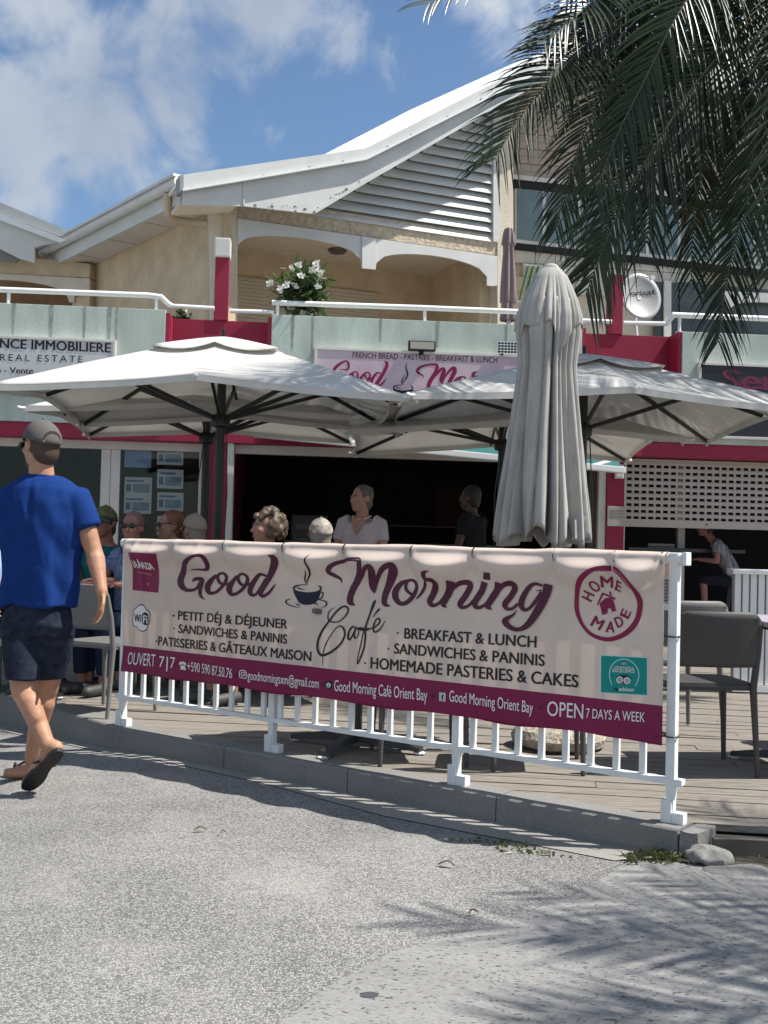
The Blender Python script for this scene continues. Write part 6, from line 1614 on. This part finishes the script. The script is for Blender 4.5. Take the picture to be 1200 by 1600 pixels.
# --- the man walking past, seen from behind
def walking_man():
    Y = 5.48; J = lambda x, y, d=Y: P(x, y, d)
    toe = G(48, 1233, gz(-1.65, 5.4)+.02); root = thing('person', 'man in blue tee, dark shorts and grey cap walking past in flip-flops', 'person', (toe.x, toe.y+.2, gz(-1.65, 5.5)))
    sk = skin('tan', (.43, .225, .14)); mb = MB()
    h = J(64, 697); nb = J(67, 742); f = Vector((-.72, .69, -.04)); u = Vector((.03, 0, 1))
    r, f, u = head(mb, h, f, u, 1.02)
    cap_(mb, nb+Vector((0, .0, -.06)), h+Vector((.006, -.02, -.06)), .066, .056, 14)
    shR, shL = J(121, 786), J(4, 790); elR, wrR = J(148, 866, 5.46), J(159, 925, 5.38)
    elL, wrL = J(-17, 868, 5.50), J(-14, 920, 5.62)
    hipR, hipL = J(86, 985), J(36, 985); kR, aR = J(71, 1078, 5.62), J(50, 1180, 5.74); kL, aL = J(38, 1080, 5.42), J(74, 1164, 5.32)
    up = Vector((0, 0, 1)); X = Vector((1, 0, 0)); Yv = Vector((0, 1, 0))
    loft(mb, [(J(62, 975), X*.14, Yv*.09), (J(63, 900), X*.14, Yv*.09), (J(65, 800), X*.16, Yv*.09), (J(66, 758), X*.10, Yv*.06)])
    for a, b, c, ra, rb, rc in ((shR, elR, wrR, .054, .042, .030), (shL, elL, wrL, .054, .042, .030)):
        cap_(mb, a, b, ra, rb, 14); cap_(mb, b, c, rb*1.04, rc, 14); cap_(mb, a.lerp(b, .25), a.lerp(b, .75), .054, .047, 12); cap_(mb, b.lerp(c, .12), b.lerp(c, .45), .047, .040, 12)
    hand(mb, wrR, Vector((-.02, .0, -1)), Vector((-.8, -.5, .1)), -1, 1.02, .42); hand(mb, wrL, Vector((0, .3, -1)), Vector((1, 0, 0)), 1, 1.02, .4)
    for hp, k, a in ((hipR, kR, aR), (hipL, kL, aL)):
        cap_(mb, hp, k, .09, .063, 14); cap_(mb, k, a, .060, .037, 14)
        back = Vector((.012, -.022, 0)); cap_(mb, k.lerp(a, .18)+back, k.lerp(a, .48)+back, .056, .044, 12)
    # feet
    tR = G(26, 1207, gz(-1.85, 5.8)+.035); heR = G(54, 1203, gz(-1.75, 5.7)+.035)
    cap_(mb, aR, heR+Vector((0, 0, .02)), .037, .036, 12); cap_(mb, heR+Vector((0, 0, .012)), tR.lerp(heR, .4), .034, .036, 12); cap_(mb, tR.lerp(heR, .4), tR+(tR-heR)*.5, .036, .024, 12)
    fh, ft, fnr = J(95, 1174, 5.25), G(41, 1237, gz(-1.65, 5.4)+.006)+Vector((-.01, .02, 0)), Vector((-.28, .74, .60)).normalized()
    fax = (ft-fh).normalized(); fnr = (fnr-fax*fnr.dot(fax)).normalized()
    heL = fh.lerp(ft, .14)+fnr*.052; baL = fh.lerp(ft, .70)+fnr*.052; toL = fh.lerp(ft, .86)+fnr*.042
    cap_(mb, aL, heL, .037, .036, 12); cap_(mb, heL, baL, .036, .038, 12); cap_(mb, baL, toL, .038, .028, 12)
    for k in range(5):
        sd = fax.cross(fnr).normalized(); p = toL+sd*(-.030+.015*k)-fnr*.010; cap_(mb, p, p+fax*.022, .010, .009, 8)
    organic('body', mb, sk, root, .0065, 5)
    # tee shirt
    mb = MB(); ws = [(744, 66, .070, .066), (752, 66, .125, .085), (764, 66, .185, .108), (785, 65, .212, .125), (820, 65, .208, .134), (860, 64, .192, .132), (900, 62, .181, .128), (932, 61, .181, .130), (947, 60.5, .182, .132)]
    loft(mb, [(J(x, y), X*a, Yv*b) for y, x, a, b in ws], 28)
    for sh, el in ((shR, elR), (shL, elL)):
        e = sh.lerp(el, .50); mid = sh.lerp(el, .2); q = (sh-J(66, 786))*.35
        mb.tube([sh-q, sh, mid, e], .07, 16, rs=[.085, .078, .074, .071])
    def folds(c):
        v = Vector((c.x*10, c.y*10, c.z*2.0)); a = noise.noise(v+Vector((2, 0, 0)))
        diag = noise.noise(Vector(((c.x*.8+c.z*.55)*11, c.y*4, (c.z-c.x*.4)*2.5)))
        low = sm(1.35, .85, c.z); cen = math.exp(-((c.x+1.70)/.016)**2)*.006*sm(1.0, 1.3, c.z)
        rg = (1-abs(noise.noise(Vector(((c.x+c.z*.16)*13, c.y*8, c.z*2.4+7))))*2.6)
        return .006+.022*a*abs(a)**-.3*(.40+.60*low) + .026*diag*(.45+.55*low) + .010*max(0, rg)*(.3+.7*low) - cen if abs(a) > 1e-4 else 0
    sh_ = organic('tee_shirt', mb, cloth('blue', (.009, .036, .165), var=.16, vscale=10), root, .008, 3, folds)
    mb = MB(); c = J(66, 741); ring = [c+X*(.074*math.cos(k*.3142))+Yv*(.071*math.sin(k*.3142))+up*(-.020-.010*math.sin(k*.3142)) for k in range(21)]; mb.tube(ring, .0065, 8, caps=False); co_ = mb.build('collar', cloth('blue', (.009, .036, .165)), None, True); co_.parent = sh_; co_.data.transform(Matrix.Translation(-root.location))
    # shorts
    mb = MB(); loft(mb, [(J(60.5, 938), X*.150, Yv*.100), (J(60.2, 952), X*.160, Yv*.112), (J(60, 972), X*.178, Yv*.128), (J(60, 992), X*.176, Yv*.125)], 24)
    for hp, k, o_ in ((hipR, kR, -.3), (hipL, kL, .6)):
        e = hp.lerp(k, .80); loft(mb, [(hp+up*.03, X*.105, Yv*.118), (hp.lerp(k, .4), X*.098, Yv*.110), (e, X*.086, Yv*.100)], 18)
    organic('shorts', mb, mat('cloth_navy_print', (.010, .014, .030), .9, col2=(.030, .036, .052), vscale=24, spec=.1), root, .008, 3, lambda c: .008*noise.noise(Vector((c.x*9, c.y*9, c.z*5))))
    # hair, cap, glasses, beard
    mb = MB(); hairshell(mb, h-u*.022, r, f, u, 1.0, low=-.012, vol=.96); organic('hair', mb, mat('hair_brown', (.06, .035, .022), .7, var=.4, vscale=40), root, .007, 3)
    mb = MB(); M = Matrix((r, f, u)).transposed(); mb.ell(h+M @ Vector((0, .05, -.075)), .05, .048, .045, 14, 10, M); organic('beard', mb, mat('beard', (.09, .05, .032), .8), root, .007, 2)
    gc = cloth('grey_cap', (.115, .108, .105)); cp, M = baseball_cap(root, h, r, f, u, gc, 1.04)
    mb = MB(); arcp = [h+M @ Vector((.046*math.cos(a), -.106-.006*math.sin(a), .020+.044*math.sin(a))) for a in [k*math.pi/10 for k in range(11)]]
    b = MB(); b.add([p for p in arcp], [tuple(range(11))]); op = b.build('back_opening', mat('hair_brown', (.06, .035, .022)), None, fixn=False); op.parent = cp; op.data.transform(Matrix.Translation(-root.location)); op.modifiers.new('t', 'SOLIDIFY').thickness = .006
    mb.tube([h+M @ Vector((x, -.107+.6*x*x*4, .008)) for x in (-.05, -.025, 0, .025, .05)], .008, 6); stp = mb.build('strap', gc, None, True); stp.parent = cp; stp.data.transform(Matrix.Translation(-root.location))
    sunglasses(root, h, r, f, u, mat('dark_lens', (.01, .01, .012), .1), 1.02)
    # flip-flops
    rub = mat('black_rubber', (.020, .017, .016), .7, var=.3, vscale=20)
    def flop(he, to, nrm, nm='flip_flop'):
        ax = (to-he); L_ = ax.length; ax.normalize(); s = ax.cross(nrm).normalized(); n_ = s.cross(ax).normalized()
        out = []; 
        for k in range(28):
            a = 2*math.pi*k/28; t = .5+.5*math.cos(a); w = (.040+.014*t-.020*math.exp(-((t-.42)/.2)**2)) if True else .05
            out.append(he+ax*(L_*t)+s*(w*math.sin(a)*1.0/max(.35, abs(math.sin(a))**.35 if abs(math.sin(a)) > .01 else .35)))
        me = slab_mesh(nm, out, n_*.020); o = link_mesh(nm, me, rub, root)
        st = MB(); p = he+ax*(L_*.80)+n_*.03
        for sg in (-1, 1): st.tube([p, he+ax*(L_*.62)+s*(sg*.03)+n_*.065, he+ax*(L_*.40)+s*(sg*.042)+n_*.02], .007, 8)
        q = st.build('strap', rub, None, True); q.parent = o; q.data.transform(Matrix.Translation(-root.location))
    n0_ = Vector((-.35, .80, .62)).normalized()
    flop(fh, ft, fnr)
    gR = gz(-1.8, 5.75); flop(Vector((heR.x+.05, heR.y-.07, gR+.006)), Vector((tR.x-.085, tR.y+.12, gR+.006)), Vector((0, 0, 1)))
    return root
walking_man()

# --- guests and staff
def figure(label, x, y, face, pose, sk, shirt, trousers, hair=None, curly=False, cap=None, glasses=None, s=1.0, bun=False, z0=DECK, sleeves=.5, vneck=False, headturn=0, lean=0.0, low=-.03, necklace=False, shoe=(.05, .05, .05), hatc=None):
    root = thing('person', label, 'person', (x, y, z0)); A = R(face)
    fw = Vector((-math.sin(A), math.cos(A), 0)); rt = Vector((math.cos(A), math.sin(A), 0)); up = Vector((0, 0, 1)); O = Vector((x, y, z0))
    W = lambda a, b, c: O+rt*(a*s)+fw*((b+lean*max(0, c-.5))*s)+up*(c*s)
    if pose == 'sit':
        j = dict(pel=(0, 0, .50), nb=(0, -.02, 1.04), h=(0, .03, 1.20), sh=(.18, -.01, .985), el=(.235, .12, .76), wr=(.12, .33, .78), hip=(.09, .02, .50), kn=(.11, .42, .51), an=(.11, .40, .09))
    else:
        j = dict(pel=(0, 0, .88), nb=(0, -.01, 1.36), h=(0, .025, 1.515), sh=(.165, -.01, 1.30), el=(.215, .04, 1.04), wr=(.20, .20, .90), hip=(.085, 0, .86), kn=(.09, .03, .47), an=(.09, -.02, .08))
    mb = MB(); h = W(*j['h']); nb = W(*j['nb']); pel = W(*j['pel']); T = R(headturn); hf = fw*math.cos(T)+rt*math.sin(T)
    r, f, u = head(mb, h, hf, up, .98*s); cap_(mb, nb-up*.05*s, h-up*.06*s-hf*.012*s, .058*s, .052*s)
    mir = lambda p, sg: W(p[0]*sg, p[1], p[2])
    loft(mb, [(pel, rt*.13*s, fw*.09*s), (pel.lerp(nb, .45), rt*.12*s, fw*.09*s), (pel.lerp(nb, .8), rt*.15*s, fw*.09*s), (nb, rt*.08*s, fw*.06*s)])
    bm_ = MB(); tm = MB()
    loft(bm_, [(pel-up*.02*s, rt*.172*s, fw*.125*s), (pel.lerp(nb, .2), rt*.165*s, fw*.125*s), (pel.lerp(nb, .45), rt*.165*s, fw*.122*s), (pel.lerp(nb, .7)+fw*.01*s, rt*.185*s, fw*.125*s), (pel.lerp(nb, .88), rt*.17*s, fw*.105*s), (nb+up*(-.012 if not vneck else -.035)*s, rt*.085*s, fw*.07*s)], 24)
    loft(tm, [(pel-up*.09*s, rt*.15*s, fw*.11*s), (pel+up*.04*s, rt*.165*s, fw*.12*s)], 20)
    for sg in (-1, 1):
        sh, el, wr = mir(j['sh'], sg), mir(j['el'], sg), mir(j['wr'], sg)
        cap_(mb, sh, el, .047*s, .038*s); cap_(mb, el, wr, .039*s, .027*s); hand(mb, wr, (wr-el)+fw*.1, -up, -sg, .95*s, .35)
        e = sh.lerp(el, sleeves if sleeves <= 1 else 1); bm_.tube([sh.lerp(nb, .4), sh, sh.lerp(e, .5), e], .06, 14, rs=[.07*s, .068*s, .063*s, .060*s])
        if sleeves > 1: cap_(bm_, el, el.lerp(wr, sleeves-1), .052*s, .042*s, flat=True)
        hp, kn, an = mir(j['hip'], sg), mir(j['kn'], sg), mir(j['an'], sg)
        cap_(mb, hp, kn, .075*s, .055*s); cap_(mb, kn, an, .052*s, .036*s); cap_(mb, an-up*.04*s, an-up*.055*s+fw*.14*s, .034*s, .026*s)
        cap_(tm, hp, kn, .092*s, .072*s); 
        if trousers[1] == 'long': cap_(tm, kn, an+up*.05*s, .070*s, .055*s, flat=True)
    organic('body', mb, sk, root, .0095*s, 3)
    organic('shirt', bm_, shirt, root, .011*s, 3, lambda c: .008*noise.noise(Vector((c.x*9, c.y*9, c.z*5))))
    organic('trousers' if trousers[1] == 'long' else 'shorts', tm, trousers[0], root, .012*s, 2)
    for sg in (-1, 1):
        an = mir(j['an'], sg); sb = MB(); cap_(sb, an-up*.045*s-fw*.03*s, an-up*.052*s+fw*.16*s, .043*s, .036*s); q = sb.build('shoe', mat('shoe_%d' % int(shoe[0]*100), shoe, .6), root, True)
    if hair is not None:
        hb = MB(); hairshell(hb, h-u*(.022 if cap else 0), r, f, u, .98*s, curly=curly, seed=int(x*10), low=low)
        if bun: hb.ell(h-f*.085*s+u*.075*s, .034*s, .032*s, .032*s, 12, 8)
        organic('hair', hb, hair, root, .009*s, 1 if curly else 3)
    if glasses: sunglasses(root, h, r, f, u, glasses, s)
    else: face_bits(root, h, r, f, u, .98*s, hair)
    if cap: baseball_cap(root, h, r, f, u, cap, s, hatc)
    if necklace:
        mb = MB(); pts = [nb+rt*(.075*math.cos(a))+fw*(.068*math.sin(a)+.014)+up*(.012-.03*max(0, math.sin(a))) for a in [k*.3142 for k in range(21)]]; mb.tube([tuple(p) for p in pts], .006, 6, caps=False); mb.build('necklace', mat('pale_beads', (.6, .55, .5), .4), root, True)
    if vneck:
        p = [nb+fw*.100*s+rt*.066*s-up*.03*s, nb+fw*.162*s-up*.15*s, nb+fw*.100*s-rt*.066*s-up*.03*s, nb+fw*.06*s+up*.02*s]
        link_mesh('neckline', slab_mesh('neckline', p, fw*-.02), sk, root)
    return root
LENS = mat('dark_lens', (.01, .01, .012), .1)
JEANS = (cloth('denim', (.012, .02, .042)), 'long'); NAVYT = (cloth('dark_navy', (.012, .014, .025)), 'long'); KHAKI = (cloth('khaki', (.22, .18, .12)), 'short')
HB, HD, HR, HG = mat('hair_brown', (.06, .035, .022)), mat('hair_dark', (.022, .016, .013), .6), mat('hair_auburn', (.16, .055, .022), .6, var=.4, vscale=40), mat('hair_grey', (.20, .17, .14), .7, var=.3, vscale=40)
def at(px, py, Y): return P(px, py, Y)
p = at(212, 822, 8.15); figure('man in white framed sunglasses and blue patterned shirt seated by the banner', p.x, p.y+.0, 150, 'sit', skin('ruddy', (.42, .19, .14)), mat('cloth_blue_print', (.03, .06, .18), .9, col2=(.24, .27, .36), vscale=42, spec=.1), JEANS, hair=mat('hair_cropped', (.17, .09, .07), .7), glasses=LENS, low=.02, headturn=-20, s=.97); chair(p.x, p.y+.02, 150, 'resin chair under the guest in the patterned blue shirt')
p = at(166, 832, 8.35); figure('guest in camouflage cap and teal top behind the walking man', p.x, p.y, 165, 'sit', skin('ruddy', (.42, .19, .14)), cloth('teal', (.012, .11, .12)), JEANS, hair=HB, cap=mat('cloth_camo', (.16, .17, .07), .9, col2=(.05, .05, .03), vscale=22, spec=.1), glasses=mat('blue_lens', (.02, .05, .12), .08), hatc=mat('cloth_camo', (.16, .17, .07))); chair(p.x, p.y+.02, 165, 'resin chair under the guest in the camouflage cap')
p = at(272, 842, 8.3); figure('auburn haired guest in sunglasses, only the head above the banner', p.x, p.y, 115, 'sit', skin('fair', (.46, .25, .18)), cloth('sand', (.40, .34, .26)), JEANS, hair=HR, glasses=mat('brown_lens', (.05, .02, .01), .1), s=.985); chair(p.x, p.y+.02, 115, 'resin chair under the auburn haired guest')
p = at(306, 846, 8.15); figure('guest in a plain beige cap, only its crown above the banner', p.x, p.y, 40, 'sit', skin('fair', (.46, .25, .18)), cloth('white_shirt', (.55, .53, .50)), NAVYT, hair=HG, cap=cloth('beige_cap', (.27, .23, .18)), s=.965); chair(p.x, p.y-.02, 40, 'resin chair under the guest in the beige cap')
p = at(420, 832, 7.85); figure('guest with a big head of curly brown hair, face lowered', p.x, p.y, 140, 'sit', skin('fair', (.46, .25, .18)), cloth('black_top', (.02, .02, .022)), JEANS, hair=mat('hair_curls', (.14, .095, .055), .55, col2=(.03, .02, .014), vscale=30), curly=True, headturn=25, s=.985); chair(p.x, p.y+.02, 140, 'resin chair under the curly haired guest')
p = at(502, 850, 7.7); figure('guest in a mottled pale cap, just its crown showing above the banner', p.x, p.y, 20, 'sit', skin('fair', (.46, .25, .18)), cloth('white_shirt', (.55, .53, .50)), NAVYT, hair=HG, cap=mat('cloth_mottled', (.50, .46, .40), .9, col2=(.14, .11, .09), vscale=26, spec=.1), s=.95); chair(p.x, p.y-.02, 20, 'resin chair under the guest in the mottled cap')
p = at(566, 790, 9.0); figure('woman with tied back hair and pale v-neck top standing before the cafe', p.x, p.y, 162, 'stand', skin('warm', (.40, .205, .14)), cloth('pale_pink', (.50, .40, .40)), NAVYT, hair=mat('hair_ash', (.12, .09, .07), .6, var=.4, vscale=40), bun=True, vneck=True, necklace=True, headturn=36, s=.955, sleeves=.55)
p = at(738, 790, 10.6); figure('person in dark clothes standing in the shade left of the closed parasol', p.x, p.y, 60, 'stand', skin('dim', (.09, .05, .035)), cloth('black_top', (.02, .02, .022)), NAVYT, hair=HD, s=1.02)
p = at(-6, 850, 7.9); figure('guest in a pale blue shirt cut off by the left edge', p.x-.02, p.y, -100, 'sit', skin('fair', (.46, .25, .18)), cloth('pale_blue', (.30, .40, .58)), NAVYT, hair=HB, s=.98); chair(p.x-.02, p.y, -100, 'resin chair under the guest in the pale blue shirt')
p = at(1152, 862, 14.9); fg = figure('guest in a striped top and shorts bending forward below the half closed shutter', p.x, p.y, 75, 'sit', skin('pinkish', (.42, .20, .16)), mat('cloth_stripes', (.38, .37, .38), .9, col2=(.03, .03, .05), vscale=1.5, stretch=(14, 14, 1.5), spec=.1), (cloth('shorts_dark', (.02, .02, .03)), 'short'), hair=HB, lean=.55, z0=.33, s=1.0)
def stool(x, y):
    t = thing('bar_stool', 'dark round stool under the guest in the striped top', 'stool', (x, y, DECK)); mb = MB(); mb.lathe([(.16, .74), (.18, .75), (.18, .775), (.16, .785)], (x, y), 20); mb.build('seat', M_TBASE, t, True)
    for k in range(4):
        a = k*1.571+.6; mb = MB(); mb.tube([(x+.2*math.cos(a), y+.2*math.sin(a), DECK), (x+.13*math.cos(a), y+.13*math.sin(a), .745)], .014, 8); mb.build('leg', M_TBASE, t, True)
stool(p.x, p.y)
bpy.context.view_layer.update()
